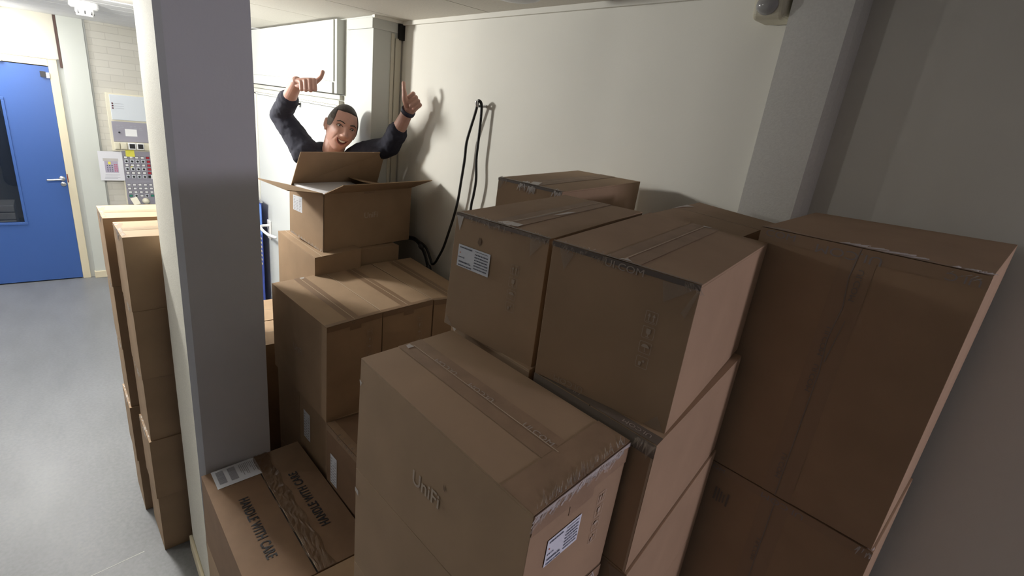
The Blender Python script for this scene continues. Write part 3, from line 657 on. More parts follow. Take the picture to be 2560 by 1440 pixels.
            if i == 3:
                q([(-.25, -.3), (-.08, -.3), (-.02, .02), (-.25, .02)], cy); q([(.1+.1*math.cos(math.radians(a)), .1+.1*math.sin(math.radians(a))) for a in range(0, 360, 36)], cy)
        return mb.build(name, m, s.t)
    def slivers(s, edge, a0, a1, n, ln, m=None, name='torn_tape', sd=1, bias=0.5, wd=0.0016, slant=0.3, up_=1.0, lean=None):
        """torn film slivers over a top edge; edge 'front' runs N->L, 'side' runs N->R; a in metres"""
        rng = random.Random(sd); mb = MB(); m = m or M['film']; f2 = edge
        for i in range(n):
            a = rng.uniform(a0, a1); L_ = ln*rng.uniform(.35, 1.0); d = rng.uniform(-slant, slant)+slant*0.5 if lean is None else 0; ww = wd*rng.uniform(.5, 1.6)
            on_top = rng.random() < bias; Lt = L_*(up_ if on_top else 1.0)
            fa = 'top' if on_top else f2
            if lean is not None: d = (lean if on_top else -lean)*rng.uniform(.6, 1.4)
            def co(x, y, o_):
                if fa == 'top': return s.Pm('top', x, y, o_) if edge == 'front' else s.Pm('top', y, x, o_)
                return s.Pm(f2, x, y, o_)
            b = rng.uniform(0, 0.006)
            mb.add([co(a-ww, b, .0016), co(a+ww, b, .0016), co(a+d*Lt+ww*.3, b+Lt, .0022+rng.uniform(0, .0015)), co(a+d*Lt-ww*.3, b+Lt*.9, .002)], [(0, 1, 2, 3)])
        return mb.build(name, m, s.t)
    def tri(s, face, pts, m, name='tape_corner', off=0.0016):
        mb = MB(); mb.add([s.Pm(face, a, b, off) for a, b in pts], [tuple(range(len(pts)))]); return mb.build(name, m, s.t)
YF = ((-1, 0), (0, -1))     # reading right and up on a 'front' face
XS = ((1, 0), (0, -1))      # same on a 'side' face
TF = M['film']; TS = M['film_soft']

# --- the three-high stack in front (near centre)
c = BOX['F1']; g = 'cartons of the near centre stack'
f1 = Carton('carton', 'brown carton nearest the camera with white barcode label, topmost of the near stack', c, g)
f1.seam_tape('u', drop=0.045); f1.edge_tape('side', on_top=0.052, drop=0.03)
f1.text('front', 'UniFi', (0.187, 0.103), 0.031, *YF, M['ink'], 'printed_logo', bold=0.012)
f1.label_a('side', (0.0355, 0.0985), (1, 0), (0, -1), 0.0635, 0.040)
f1.marks('side', (0.141, 0.050), *XS, 0.0175, M['ink'])
f1.seam_line('u', .12, .97, .0007)
W2 = f1.W['top'][1]
f1.slivers('side', 0.004, W2-.008, 170, 0.008, sd=2, bias=.35, wd=.0006, lean=1.1)
f1.slivers('side', 0.012, W2-.012, 70, 0.015, TS, sd=3, bias=.45, wd=.0022, lean=1.3)
mb = MB()
for i in range(14):
    a, b = W2*i/14, W2*(i+1)/14
    mb.add([f1.Pm('side', a, 0.0, .0021), f1.Pm('side', b, 0.0, .0021), f1.Pm('side', b, .004+.003*math.sin(i*2.1), .0021), f1.Pm('side', a, .004+.003*math.sin(i*2.1-2.1), .0021)], [(0, 1, 2, 3)])
mb.build('torn_tape', TF, f1.t)
f1.tri('front', [(f1.W['front'][0]-.001, .034), (f1.W['front'][0]-.009, .036), (f1.W['front'][0]-.005, .044)], TF)
f1.tri('top', [(f1.W['top'][0]-.006, W2*.5-.012), (f1.W['top'][0]-.016, W2*.5-.014), (f1.W['top'][0]-.016, W2*.5-.002), (f1.W['top'][0]-.004, W2*.5-.004)], TF)
for x_, fl in ((0.285, 1), (0.20, 1), (0.085, 0)):
    f1.text('top', 'UI.COM', (x_, W2/2+.004), 0.0125, (1, 0) if fl else (-1, 0), (0, -1) if fl else (0, 1), M['tape_ink'], 'tape_print', sx=1.25)
f1.tri('front', [(.1465, .071), (.150, .068), (.149, .075), (.144, .078)], M['dark'] if False else mat('dented_cardboard', (0.20, 0.13, 0.08), .8), 'dent')
hF = 0.2005
def rigid_below(c, h, k=0.0):
    n_, l_, b_, r_ = [list(p) for p in c[4:]]; z = min(p[2] for p in c[4:])-0.0012
    top = [[p[0]+k, p[1], z] for p in (n_, l_, b_, r_)]
    return top+[[p[0], p[1], z-h] for p in top]
c2 = rigid_below(c, hF); f2 = Carton('carton', 'brown carton directly beneath the nearest carton with the barcode label', c2, g)
f2.edge_tape('side', on_top=.01, drop=0.02); f2.slivers('side', 0.0, .16, 50, 0.014, sd=6, bias=.2, wd=.0014); f2.tri('front', [(f2.W['front'][0]-.001, .036), (f2.W['front'][0]-.012, .038), (f2.W['front'][0]-.012, .048), (f2.W['front'][0]-.001, .044)], TF)
c3 = rigid_below(c2, 0.30); Carton('carton', 'brown carton at the bottom edge, third from the top of the near centre stack', c3, g)
def hidden(c, zb=0.0, lab='brown carton at the foot of a stack behind nearer cartons'):
    z = min(p[2] for p in c[4:])-0.0012
    if z < 0.05: return
    k = 1 if z-zb < 0.6 else 2
    cc = c
    for i in range(k): cc = rigid_below(cc, (z-zb)/k-0.0012*(i > 0)); Carton('carton', lab, cc, 'cartons at the foot of stacks')
hidden(c3)

# --- the two cartons on the right-centre stack and those below and behind
g = 'cartons of the right-centre block'
t1 = Carton('carton', 'top-row brown carton whose near face carries a white barcode label and a small dent', BOX['T1'], g, 'v')
t1.seam_line('v'); t1.seam_tape('v', drop=.010); t1.edge_tape('front', on_top=.004, drop=.006, m=mat('dark_tape_edge', (0.14, 0.105, 0.085), .4))
W1, W2 = t1.W['top']; Wf, Hf = t1.W['front']
t1.label_a('front', (0.1765, 0.0925), (-1, 0), (0, -1), 0.0705, 0.0395)
t1.marks('front', (0.055, 0.055), *YF, 0.0175, M['ink_faint'])
t1.slivers('front', 0.0, .04, 26, .006, TS, sd=11, bias=.3, wd=.001, lean=.8); t1.slivers('front', .09, .135, 45, .008, TS, sd=12, bias=.5, wd=.0012, lean=.8); t1.slivers('front', 0, W1, 60, .006, TS, sd=13)
t1.tri('front', [(.004, .002), (.034, .004), (.030, .034)], TS); t1.tri('front', [(Wf-.002, .004), (Wf-.018, .004), (Wf-.012, .030)], TF)
t1.tri('front', [(Wf-.002, Hf-.002), (Wf-.022, Hf-.002), (Wf-.004, Hf-.020)], TS)
t1.tri('top', [(W1*.5-.002, .02), (W1*.5+.003, .16), (W1*.5-.004, .22), (W1*.5-.006, .10)], TS, 'torn_tape')
t1.tri('top', [(W1*.5-.012, .135), (W1*.5-.020, .16), (W1*.5-.022, .20), (W1*.5-.013, .185)], TF, 'torn_tape')
t1.tri('top', [(W1*.5-.008, .004), (W1*.5-.026, .012), (W1*.5-.024, .03), (W1*.5+.006, .028), (W1*.5+.012, .006)], TF, 'torn_tape')
t1.tri('front', [(.128, .036), (.133, .030), (.136, .040), (.131, .046)], mat('dented_cardboard', (0.20, 0.13, 0.08), .8), 'dent')
t1.strip([('side', 0, t1.W['side'][0], 0.004, Hf-.004)], mat('dark_paper_band', (0.10, 0.085, 0.08), .8), 'side_paper') if False else None
t2 = Carton('carton', 'unlabelled brown carton right of centre in the top row, its right side lit', BOX['T2'], g, 'v')
t2.seam_line('v'); t2.seam_tape('v', drop=.012); t2.edge_tape('front', on_top=.003, drop=.007, m=mat('dark_tape_edge', (0.13, 0.105, 0.09), .4))
W1, W2 = t2.W['top']; Wf, Hf = t2.W['front']
t2.marks('front', (0.050, 0.050), *YF, 0.0178, M['ink'])
t2.text('front', 'UI.COM', (W1*.5-.006, .0075), 0.0135, *YF, M['tape_ink'], 'tape_print', sx=1.2)
t2.slivers('front', .12, W1, 55, .007, TS, sd=21, bias=.3, wd=.0012); t2.slivers('front', 0.0, .02, 24, .007, TS, sd=22, bias=.2, wd=.0012, lean=.8)
t2.tri('front', [(.004, .006), (.046, .008), (.040, .034)], TS); t2.tri('front', [(Wf-.012, .006), (Wf-.036, .010), (Wf-.024, .036)], TS)
t2.tri('front', [(.0, .008), (.004, .010), (.016, .040), (.010, .046)], TS); t2.tri('top', [(W1*.5+.006, .004), (W1*.5-.012, .006), (W1*.5-.002, .016)], TF, 'torn_tape')
t2.tri('top', [(W1*.5+.004, W2-.002), (W1*.5-.012, W2-.003), (W1*.5, W2-.016)], TF, 'torn_tape')
t2.tri('front', [(.002, Hf-.002), (.03, Hf-.002), (.014, Hf-.022)], TS); t2.text('front', 'UI.COM', (.15, Hf-.008), 0.012, (1, 0), (0, 1), M['ink_faint'], 'tape_print', sx=1.2)
l1 = Carton('carton', 'brown carton under the top-row carton with the barcode label, mostly behind the near stack', BOX['L1'], g, 'v')
l1.tri('front', [(l1.W['front'][0]-.001, .001), (l1.W['front'][0]-.02, .001), (l1.W['front'][0]-.012, .012)], TF)
l2 = Carton('carton', 'brown carton beneath the lit-sided top carton, with a narrow top ledge showing', BOX['L2'], g, 'v')
l2.edge_tape('front', on_top=.02, drop=.02, m=mat('dark_ledge_tape', (0.15, 0.12, 0.095), .4))
for x_ in (.155, .035): l2.text('top', 'UI.COM', (x_, .010), 0.011, (1, 0), (0, -1), M['tape_ink'], 'tape_print', sx=1.2)
l2.tri('front', [(.0, .002), (.016, .004), (.010, .026)], TS); l2.slivers('front', 0, .03, 20, .02, TS, sd=31, bias=.1)
l2.strip([('front', .0005, .0035, 0, l2.W['front'][1])], M['card_edge'], 'cut_edge')
l3 = Carton('carton', 'brown carton third from the top beneath the lit-sided top carton', rigid_below(BOX['L2'], 0.205, 0.004), g, 'v')
l3.tri('front', [(.0, .002), (.03, .004), (.020, .03)], TS)
l1b = rigid_below(BOX['L1'], 0.205); Carton('carton', 'brown carton at the foot of a stack behind nearer cartons', l1b, 'cartons at the foot of stacks'); hidden(l1b)
hidden([[p.x, p.y, p.z] for p in l3.C])
k1 = Carton('carton', 'single brown carton farthest back against the right wall, torn tape on its edge', BOX['K1'], g, 'v', m=M['card'])
k1.seam_line('v', wd=.0008); k1.seam_tape('v', drop=.02); k1.edge_tape('front', on_top=.006, drop=.006, m=mat('dark_tape_edge', (0.13, 0.105, 0.09), .4))
W1, W2 = k1.W['top']; Wf = k1.W['front'][0]
k1.slivers('front', W1*.5-.02, W1*.5+.03, 40, .02, sd=41, bias=.35, wd=.0018); k1.tri('front', [(Wf-.002, .001), (Wf-.024, .003), (Wf-.008, .03), (Wf-.001, .028)], TS)
k1.slivers('front', .0, .03, 14, .016, sd=42, bias=.1, wd=.0018); k1.tri('top', [(W1*.5, .002), (W1*.5-.02, .01), (W1*.5-.004, .05), (W1*.5+.016, .04)], TF, 'torn_tape')
k1.slivers('front', W1-.03, W1, 16, .012, TS, sd=44, bias=.8)
k2 = Carton('carton', 'brown carton behind the lit-sided one, its top level with it, touching the wall pilaster', BOX['K2'], g, 'u')
k2.tri('top', [(k2.W['top'][0]-.001, .10), (k2.W['top'][0]-.006, .16), (k2.W['top'][0]-.018, .2), (k2.W['top'][0]-.001, .2)], TF, 'torn_tape')
for n_ in ('K1', 'K2'): hidden(BOX[n_])

# --- tall pair on the right
g = 'tall cartons on the right'
r1 = Carton('tall_carton', 'tall dark brown carton on the far right, taped seam facing the camera', BOX['R1'], g, None)
Wf, Hf = r1.W['front']; dk = mat('brown_tape_dark', (0.325, 0.22, 0.138), .6)
r1.strip([('front', Wf/2-.026, Wf/2+.024, 0, Hf)], dk); r1.edge_tape('front', on_top=.015, drop=.02, m=dk)
mb = MB(); pa = [(0, 0), (.004, .05), (-.002, .10), (.004, .16), (-.001, .22), (.0, Hf)]
for i in range(len(pa)-1): mb.add([r1.Pm('front', Wf/2+pa[i][0]-.0008, pa[i][1], .0018), r1.Pm('front', Wf/2+pa[i][0]+.0008, pa[i][1], .0018), r1.Pm('front', Wf/2+pa[i+1][0]+.0008, pa[i+1][1], .0018), r1.Pm('front', Wf/2+pa[i+1][0]-.0008, pa[i+1][1], .0018)], [(0, 1, 2, 3)])
mb.add([r1.Pm('front', Wf/2-.012, .12, .0018), r1.Pm('front', Wf/2-.011, .12, .0018), r1.Pm('front', Wf/2-.002, .20, .0018), r1.Pm('front', Wf/2-.004, .20, .0018)], [(0, 1, 2, 3)])
mb.build('seam_crease', mat('pale_seam_crease', (0.26, 0.22, 0.19), .5), r1.t)
gi = mat('dim_tape_print', (0.27, 0.24, 0.23), .5)
r1.text('front', 'UI.COM', (Wf*.5+.016, .014), 0.020, (1, 0), (0, 1), gi, 'tape_print', sx=1.4)
r1.text('front', 'COM', (Wf-.035, .008), 0.016, *YF, gi, 'tape_print', sx=1.4); r1.text('front', 'UI.C', (.028, .012), 0.016, (1, 0), (0, 1), gi, 'tape_print', sx=1.4)
for y_ in (.06, .165, .235, .42): r1.text('front', 'UI.COM', (Wf/2+(-.010 if y_ < .1 else .006), y_), 0.012, (0, 1), (1, 0), mat('dimmer_tape_print', (0.22, 0.19, 0.17), .5), 'tape_print', sx=1.3)
r1.tri('top', [(.06, .002), (.12, .004), (.15, .02), (.10, .03)], TS, 'torn_tape'); r1.tri('top', [(.16, .004), (.185, .003), (.175, .014)], TF, 'torn_tape'); r1.slivers('front', .10, .19, 24, .02, TF, sd=51, bias=1, wd=.0008, lean=-1.6); r1.slivers('front', 0.004, .045, 30, .008, TF, sd=52, bias=.8, wd=.0009, lean=-1.4)
r1.tri('top', [(Wf-.01, .003), (Wf-.05, .003), (Wf-.04, .02), (Wf-.02, .018)], TS, 'torn_tape')
cr = rigid_below(BOX['R1'], 0.489, 0.004); r2 = Carton('tall_carton', 'dark brown carton beneath the tall carton on the far right, at the bottom edge', cr, g, None)
Wf = r2.W['front'][0]
r2.strip([('front', Wf/2-.026, Wf/2+.024, 0, .489)], dk); r2.edge_tape('front', on_top=.015, drop=.018, m=dk)
r2.strip([('front', Wf/2-.0008, Wf/2+.0008, 0, .489)], mat('pale_seam_crease', (0.26, 0.22, 0.19), .5), 'seam_crease', .0018)
r2.text('front', 'UI.COM', (Wf*.5-.012, .010), 0.016, (1, 0), (0, 1), gi, 'tape_print', sx=1.4); r2.text('front', 'UI.COM', (Wf-.03, .010), 0.012, *YF, gi, 'tape_print', sx=1.4)
r2.slivers('front', 0, .02, 14, .016, TF, sd=61, bias=.4); r2.rects('front', [(0, .004, -.03, 0), (.007, .010, -.032, 0), (.013, .016, -.03, -.004), (.019, .022, -.028, -.008), (.026, .030, -.032, -.002)], (Wf-.05, .05), (-1, 0), (0, -1), mat('dim_print', (0.17, 0.135, 0.11), .6), 'printed_text')
r2.text('front', 'UI.COM', (Wf/2+.004, .13), 0.012, (0, 1), (1, 0), mat('dimmer_tape_print', (0.22, 0.19, 0.17), .5), 'tape_print', sx=1.3)
hidden([[p.x, p.y, p.z] for p in r2.C])

# --- middle block of three deep cartons
g = 'cartons of the middle block'
for n_, lb in (('M1', 'deep brown carton with a faint logo, leftmost of the three in the middle'), ('M2', 'deep brown carton in the centre of the three in the middle'), ('M3', 'deep brown carton at the wall end of the three in the middle')):
    b = Carton('deep_carton', lb, BOX[n_], g, 'u')
    b.seam_line('u', wd=.0013); tp = b.seam_tape('u', drop=.035, wd=.045, m=mat('matte_brown_tape', (0.235, 0.15, 0.09), .45)); b.edge_tape('side', on_top=.02, drop=.02, m=mat('matte_brown_tape', (0.235, 0.15, 0.09), .45))
    b.strip([('top', 0, b.W['top'][0], .0004, .0026)], M['card_edge'], 'cut_edge', .0005) if n_ != 'M1' else None
    if n_ == 'M1': b.text('front', 'UniFi', (0.245, 0.188), 0.040, *YF, M['ink_faint'], 'printed_logo', bold=0.012); b.slivers('side', .09, .13, 10, .008, TS, sd=71, bias=.8); b.tri('top', [(b.W['top'][0]-.002, .11), (b.W['top'][0]-.02, .105), (b.W['top'][0]-.02, .12), (b.W['top'][0]-.002, .13)], TF, 'torn_tape')
    b.marks('side', (.165, .05), *XS, .025, M['ink_faint'])
BX = lambda x0, x1, y0, y1, z0, z1, a=0.0: [[p[0], p[1]+a*(p[0]-x1), z] for z in (z1, z0) for p in ((x1, y0), (x0, y0), (x0, y1), (x1, y1))]
g = 'cartons under and beside the middle block'
a_ = .055
b1 = Carton('carton', 'dark brown carton with narrow white label, directly below the leftmost middle carton', BX(-1.833, -1.558, .612, .99, .595, .972, a_), g, None)
b1.label_v('front', (.232, .20), (-1, 0), (0, -1), .060, .125); b1.slivers('front', .12, .26, 14, .008, TS, sd=81, bias=0)
Carton('carton', 'dark brown carton in the black gap right beside the pillar, below the middle block', BX(-2.062, -1.837, .597, .99, .595, .972, a_), g, None)
b2 = Carton('carton', 'brown carton with a vertical white label wedged between middle block and near stack', BX(-1.548, -1.262, .613, .99, .575, .972, a_), g, None, m=M['card_plain'])
b2.label_v('front', (.252, .232), (-1, 0), (0, -1), .050, .125); b2.edge_tape('front', on_top=.03, drop=.025); b2.slivers('front', .08, .2, 40, .016, TS, sd=82, bias=.5)
for cc in (BX(-2.062, -1.837, .597, .99, .0, .594, a_), BX(-1.833, -1.558, .612, .99, .0, .594, a_), BX(-1.548, -1.262, .615, .99, .0, .574, a_), BX(-2.06, -1.6, 1.0, 1.30, .0, .972, 0.0)):
    Carton('carton', 'brown carton at the foot of a stack behind nearer cartons', cc, 'cartons at the foot of stacks')

# --- plain carton marked HANDLE WITH CARE
hc = Carton('marked_carton', 'brown carton beside the pillar printed HANDLE WITH CARE twice in black', BOX['HC'], None, 'u', M['card_plain'])
Wt, Dt = hc.W['top']
def top_uv(x, y): p = Vector((x, y, .727)); a = (p-hc.N).dot((hc.L-hc.N).normalized()); b = (p-hc.N).dot((hc.R-hc.N).normalized()); return (a, b)
hc.text('top', 'HANDLE WITH CARE', top_uv(-1.446, .325), 0.044, (-1, 0), (0, 1), M['black_ink'], 'stencil_text', bold=.022, sx=.66, space=1.12)
hc.text('top', 'HANDLE WITH CARE', top_uv(-1.480, .512), 0.044, (1, 0), (0, -1), M['black_ink'], 'stencil_text', bold=.022, sx=.66, space=1.12)
mb = MB(); rng = random.Random(9); n_ = 46; cr_ = []
for i in range(n_+1):
    x_ = Wt*i/n_; row = []
    for j in range(9):
        y_ = Dt/2-.002+.055*(j/8)+.004*math.sin(i*.7+j); row.append(hc.Pm('top', min(x_, Wt), y_, .0018+(rng.uniform(0, .0038) if 0 < j < 8 else 0)))
    cr_.append(row)
vs = [p for r_ in cr_ for p in r_]; mb.add(vs, [(i*9+j, i*9+j+1, (i+1)*9+j+1, (i+1)*9+j) for i in range(n_) for j in range(8)])
mb.build('crumpled_tape', M['tape_shiny'], hc.t)
hc.strip([('side', Dt/2-.01, Dt/2+.05, 0, .06)], M['tape_shiny'], 'crumpled_tape', .002)
hc.strip([('top', 0, Wt, Dt/2-.0045, Dt/2-.0005)], M['dark'], 'flap_gap', .0006)
lb = hc.rects('top', [(0, .105, 0, .155)], top_uv(-1.792, .258), (-1, 0), (0, 1), M['paper'], 'shipping_label', off=.0013)
r_ = []
for x0_, y0_ in ((.012, .012), (.012, .052)):
    xx = x0_
    while xx < x0_+.072: ww = rng.choice((.001, .0016, .0024)); r_.append((xx, xx+ww, y0_, y0_+.026)); xx += ww+.001
for k in range(10): r_.append((.012, .012+rng.uniform(.02, .07), .092+.006*k, .0945+.006*k))
hc.rects('top', r_, top_uv(-1.792, .258), (-1, 0), (0, 1), M['print_grey'], 'label_print', parent=lb, off=.0019)
Carton('carton', 'brown carton at the foot of a stack behind nearer cartons', rigid_below(BOX['HC'], .4245), 'cartons at the foot of stacks')
Carton('carton', 'brown carton at the bottom edge between the stencilled carton and the near stack', [[-0.70, .30, .742], [-1.150, .292, .742], [-1.156, .585, .742], [-0.70, .588, .742], [-0.70, .30, 0], [-1.150, .292, 0], [-1.156, .585, 0], [-0.70, .588, 0]], None, None)

# --- open carton on its two supports
g = 'cartons behind the middle block'
p1 = Carton('deep_carton', 'pale-sided brown carton carrying the left half of the open carton', BOX['P1'], g, None)
p1.strip([('top', 0, p1.W['top'][0], .030, .033)], M['card_edge'], 'cut_edge')
n_, l_, b_, r_ = BOX['P1'][4:]
p2c = [[-2.112, .960, 1.441], [-2.47, .942, 1.441], [-2.477, 1.160, 1.441], [-2.120, 1.172, 1.441]]; p2c += [[p[0], p[1], 1.08] for p in p2c]
Carton('deep_carton', 'dark brown carton carrying the right half of the open carton near the wall', p2c, g, None)
hidden(BOX['P1']); hidden(p2c)
oc = Carton('open_carton', 'open brown carton with raised flaps and white foam inside, standing in front of the man', BOX['O'], None, None, open_top=True)
N, L, B, R, n, l, b, r = oc.C
th = .004
def wall_q(a, b_, c_, d, inward): 
    return [a, b_, c_, d, a+inward, b_+inward, c_+inward, d+inward]
mb = MB()
iy = (R-N).normalized()*th; ix = (L-N).normalized()*th
for q in ((n, l, L, N, iy), (n, r, R, N, ix), (r, b, B, R, -iy), (l, b, B, L, -ix)): mb.add(wall_q(*q), [(0, 1, 2, 3), (4, 7, 6, 5), (0, 4, 5, 1), (1, 5, 6, 2), (2, 6, 7, 3), (3, 7, 4, 0)], 0)
uz = Vector((0, 0, th)); mb.add([n, l, b, r, n+uz, l+uz, b+uz, r+uz], [(0, 3, 2, 1), (4, 5, 6, 7), (0, 1, 5, 4), (1, 2, 6, 5), (2, 3, 7, 6), (3, 0, 4, 7)], 0)
mb.build('carton_body', M['card'], oc.t)
def flap(p, q, pe, qe, name='flap', m=None):
    mb = MB(); nn = (q-p).cross(pe-p).normalized()*.0035
    mb.add([p, q, qe, pe, p+nn, q+nn, qe+nn, pe+nn], [(0, 1, 2, 3), (4, 7, 6, 5), (0, 4, 5, 1), (1, 5, 6, 2), (2, 6, 7, 3), (3, 7, 4, 0)])
    return mb.build(name, m or M['card_in'], oc.t)
xo = -(L-N).normalized(); yo = (R-N).normalized(); Z = Vector((0, 0, 1))
flap(R-yo*.006, N+yo*.006, R+xo*.140+Z*.055, N+xo*.136+Z*.055)
flap(N-xo*.006, L+xo*.006, N-yo*.160+Z*.025+xo*.004, L-yo*.150+Z*.038-xo*.004)
flap(L+yo*.006, B-yo*.006, L+xo*.130+Z*.160-yo*.022, B+xo*.095+Z*.164-yo*.038)
flap(B-xo*-.006, R-xo*.006, B-yo*.185+Z*.038, R-xo*.06-yo*.235+Z*.034)
sk = .004
# white foam insert
mb = MB(); f0 = N-xo*.012+yo*.012; a1 = L+xo*.012+yo*.012; a2 = L+xo*.012+yo*.31; a3 = N-xo*.012+yo*.25
lo = [Vector((p.x, p.y, N.z-.16)) for p in (f0, a1, a2, a3)]; hi = [Vector((p.x, p.y, N.z+dz_)) for p, dz_ in ((f0, -.004), (a1, .004), (a2, .004), (a3, -.002))]
mb.hexa(lo+hi); bevel(mb.build('foam_insert', M['foam'], oc.t), .004)
oc.text('side', 'UniFi', (.243, .110), .036, *XS, M['ink'], 'printed_logo', bold=.012)
oc.label_v('front', (.232, .120), (-1, 0), (0, -1), .072, .078)
oc.strip([('side', .20, .26, 0, .01)], M['tape'], 'packing_tape', .001)
mb = MB(); rng = random.Random(4)
Wf, Hf = oc.W['front']
for i in range(60):
    a = rng.uniform(.002, Wf-.01); h_ = rng.uniform(.006, .02)
    mb.add([oc.Pm('front', a-.002, Hf-.001, .0012), oc.Pm('front', a+.002, Hf-.001, .0012), oc.Pm('front', a+rng.uniform(-.006, .006), Hf-h_, .003)], [(0, 1, 2)])
mb.build('torn_tape', TF, oc.t)

# --- the tall stacks left of the pillar
for key, x0_, names_ in (('S2', 0, ('nearer', )), ('S1', 0, ('farther', ))):
    g = 'cartons of the %s tall stack left of the pillar' % names_[0]
    C0 = [Vector(p) for p in BOX[key]]
    N0, L0, B0_, R0 = C0[:4]
    yw = math.atan2((N0-L0).y, (N0-L0).x)
    ux = Vector((-math.cos(yw), -math.sin(yw), 0)); vy = Vector((-math.sin(yw), math.cos(yw), 0))
    Lx = .255; Dy = .36 if key == 'S2' else .40
    jit = [(0, 0), (.003, .002), (-.002, .004), (.004, -.003), (0, .002)]
    hgt = .3005
    for k in range(5):
        z1 = 1.5025-k*hgt
        base = Vector((N0.x, N0.y, 0)) + Vector((jit[k][0], jit[k][1], 0)) if k else Vector((N0.x, N0.y, 0))
        zz = z1; zb = z1-hgt+.001 if k < 4 else 0.0
        top = [base, base+ux*Lx, base+ux*Lx+vy*Dy, base+vy*Dy]
        c_ = [[p.x, p.y, zz] for p in top]+[[p.x, p.y, zb] for p in top]
        lb = 'brown carton, %s in the %s tall stack left of the pillar' % (['topmost', 'second from top', 'middle', 'second from bottom', 'bottom'][k], names_[0])
        b = Carton('carton', lb, c_, g, 'v', body='carton_body')
        b.strip([('top', Lx/2-.024, Lx/2+.024, 0, Dy), ('front', Lx/2-.024, Lx/2+.024, 0, .04)], mat('light_tape', (0.36, 0.27, 0.18), .3)); b.seam_line('v', wd=.0015)
        b.slivers('front', 0.02, Lx-.02, 30, .012, TF, sd=90+k, bias=.5, wd=.003)
        b.tri('top', [(Lx-.01, .002), (.01, .002), (.03, .018), (Lx*.5, .012), (Lx-.03, .03)], TS, 'torn_tape')
# --- low pale cartons in the far gap
g = 'low cartons in the gap right of the pillar'
Carton('carton', 'low pale carton between pillar and middle block, nearer of the two', BX(-2.80, -2.505, .53, .87, .0, .85), g, 'v')
Carton('carton', 'low pale carton between pillar and middle block, farther one by the banner', BX(-3.12, -2.81, .53, .90, .0, .85), g, 'v')
# ------------------------------------------------------------------ the man
from mathutils.bvhtree import BVHTree
CAMP = Vector((0, 0, H))
def pix(u, v, x):                       # point of a sight line at a given depth plane x
    d = fw*1.0 + CR*((u-1280)/F_PX) + CU*(-(v-720)/F_PX)
    return CAMP + d*(x/d.x)
SK = mat('skin', (0.50, 0.285, 0.23), 0.5, sss=0.12, noise=(30, 0.06, (1, 1, 1)), bump=(220, 0.15, 0.001))
NAVY = mat('navy_sweatshirt', (0.016, 0.017, 0.032), 0.9, noise=(200, 0.15, (1, 1, 1)), bump=(350, 0.4, 0.001))
pos = {'head': Vector((-2.55, 1.063, 1.936)), 'RS': Vector((-2.655, 0.925, 1.80)), 'LS': pix(903, 387, -2.49), 'RE': pix(702, 288, -2.77), 'RW': pix(742, 205, -2.545),
       'LE': pix(974, 365, -2.35), 'LW': pix(1021, 277, -2.21)}
pos['head'] = pix(853.5, 321, -2.55)
front = (CAMP-pos['head']).normalized()
hup = (CU*math.cos(math.radians(17))+CR*math.sin(math.radians(17))); hup = (hup-front*hup.dot(front)).normalized()
hrt = hup.cross(front)      # image right
if hrt.dot(CR) < 0: hrt = -hrt
ya = math.radians(15)
hf = (front*math.cos(ya)+hrt*math.sin(ya)); hx = (hrt*math.cos(ya)-front*math.sin(ya))
def hw(X, Y, Z): return pos['head']+hx*X+hf*Y+hup*Z
def gs(x, s): return math.exp(-(x/s)**2)
def head_pt(th, ph, off=0.0):
    """th from top 0..pi, ph around, front = +pi/2"""
    nx, ny, nz = math.sin(th)*math.cos(ph), math.sin(th)*math.sin(ph), math.cos(th)
    z = 0.113*nz; t = max(0.0, -nz)
    wx = 0.070*(1-0.28*t**1.6) * (1+0.04*math.sin(PI*min(1, max(0, nz+.2))))
    X = wx*(abs(nx)**0.92)*(1 if nx >= 0 else -1)
    if ny >= 0: Y = (0.086+0.006*t)*ny
    else: Y = 0.100*ny*(1-0.32*t**1.2)
    Z = z
    if ny > 0:
        fr = ny
        Y += 0.005*gs(Z-.032, .012)*gs(X, .045)*fr                     # brow
        Y -= 0.012*(gs(X-.031, .015)+gs(X+.031, .015))*gs(Z-.012, .011)  # sockets
        nh = max(0.0, min(1.0, (.022-Z)/.052)) if Z > -.034 else max(0.0, 1-(-.034-Z)/.010)
        Y += 0.026*nh*gs(X, .0085+.005*nh)                                # nose
        Y += 0.009*(gs(X-.0135, .006)+gs(X+.0135, .006))*gs(Z+.031, .007) # nostril wings
        Y += 0.007*(gs(X-.038, .017)+gs(X+.038, .017))*gs(Z+.022, .018)   # smiling cheeks
        Y -= 0.004*(gs(abs(X)-.031-.25*max(0, -.03-Z), .0035))*gs(Z+.05, .018)  # smile folds
        Y -= 0.014*gs(X, .021)*gs(Z+.060, .0105)                         # open mouth
        Y += 0.003*gs(X, .028)*gs(Z+.0445, .006)+0.004*gs(X, .020)*gs(Z+.078, .006)
        Y += 0.006*gs(X, .022)*gs(Z+.100, .014)                          # chin
    d = Vector((nx, ny, nz))
    return Vector((X, Y, Z))+d*off
NT, NP = 96, 128
def head_mesh(offf=None):
    vs, fs = [], []
    for i in range(1, NT):
        for k in range(NP):
            th, ph = PI*i/NT, 2*PI*k/NP; o = offf(th, ph) if offf else 0.0; vs.append(head_pt(th, ph, o))
    vs.append(head_pt(0, 0, offf(0, 0) if offf else 0)); vs.append(head_pt(PI, 0, offf(PI, 0) if offf else 0))
    for i in range(NT-2):
        for k in range(NP):
            k2 = (k+1) % NP; fs.append((i*NP+k, (i+1)*NP+k, (i+1)*NP+k2, i*NP+k2))
    for k in range(NP):
        k2 = (k+1) % NP; fs.append((len(vs)-2, k, k2)); fs.append((len(vs)-1, (NT-2)*NP+k2, (NT-2)*NP+k))
    return vs, fs
HV, HF = head_mesh()
bvh = BVHTree.FromPolygons([tuple(v) for v in HV], HF)
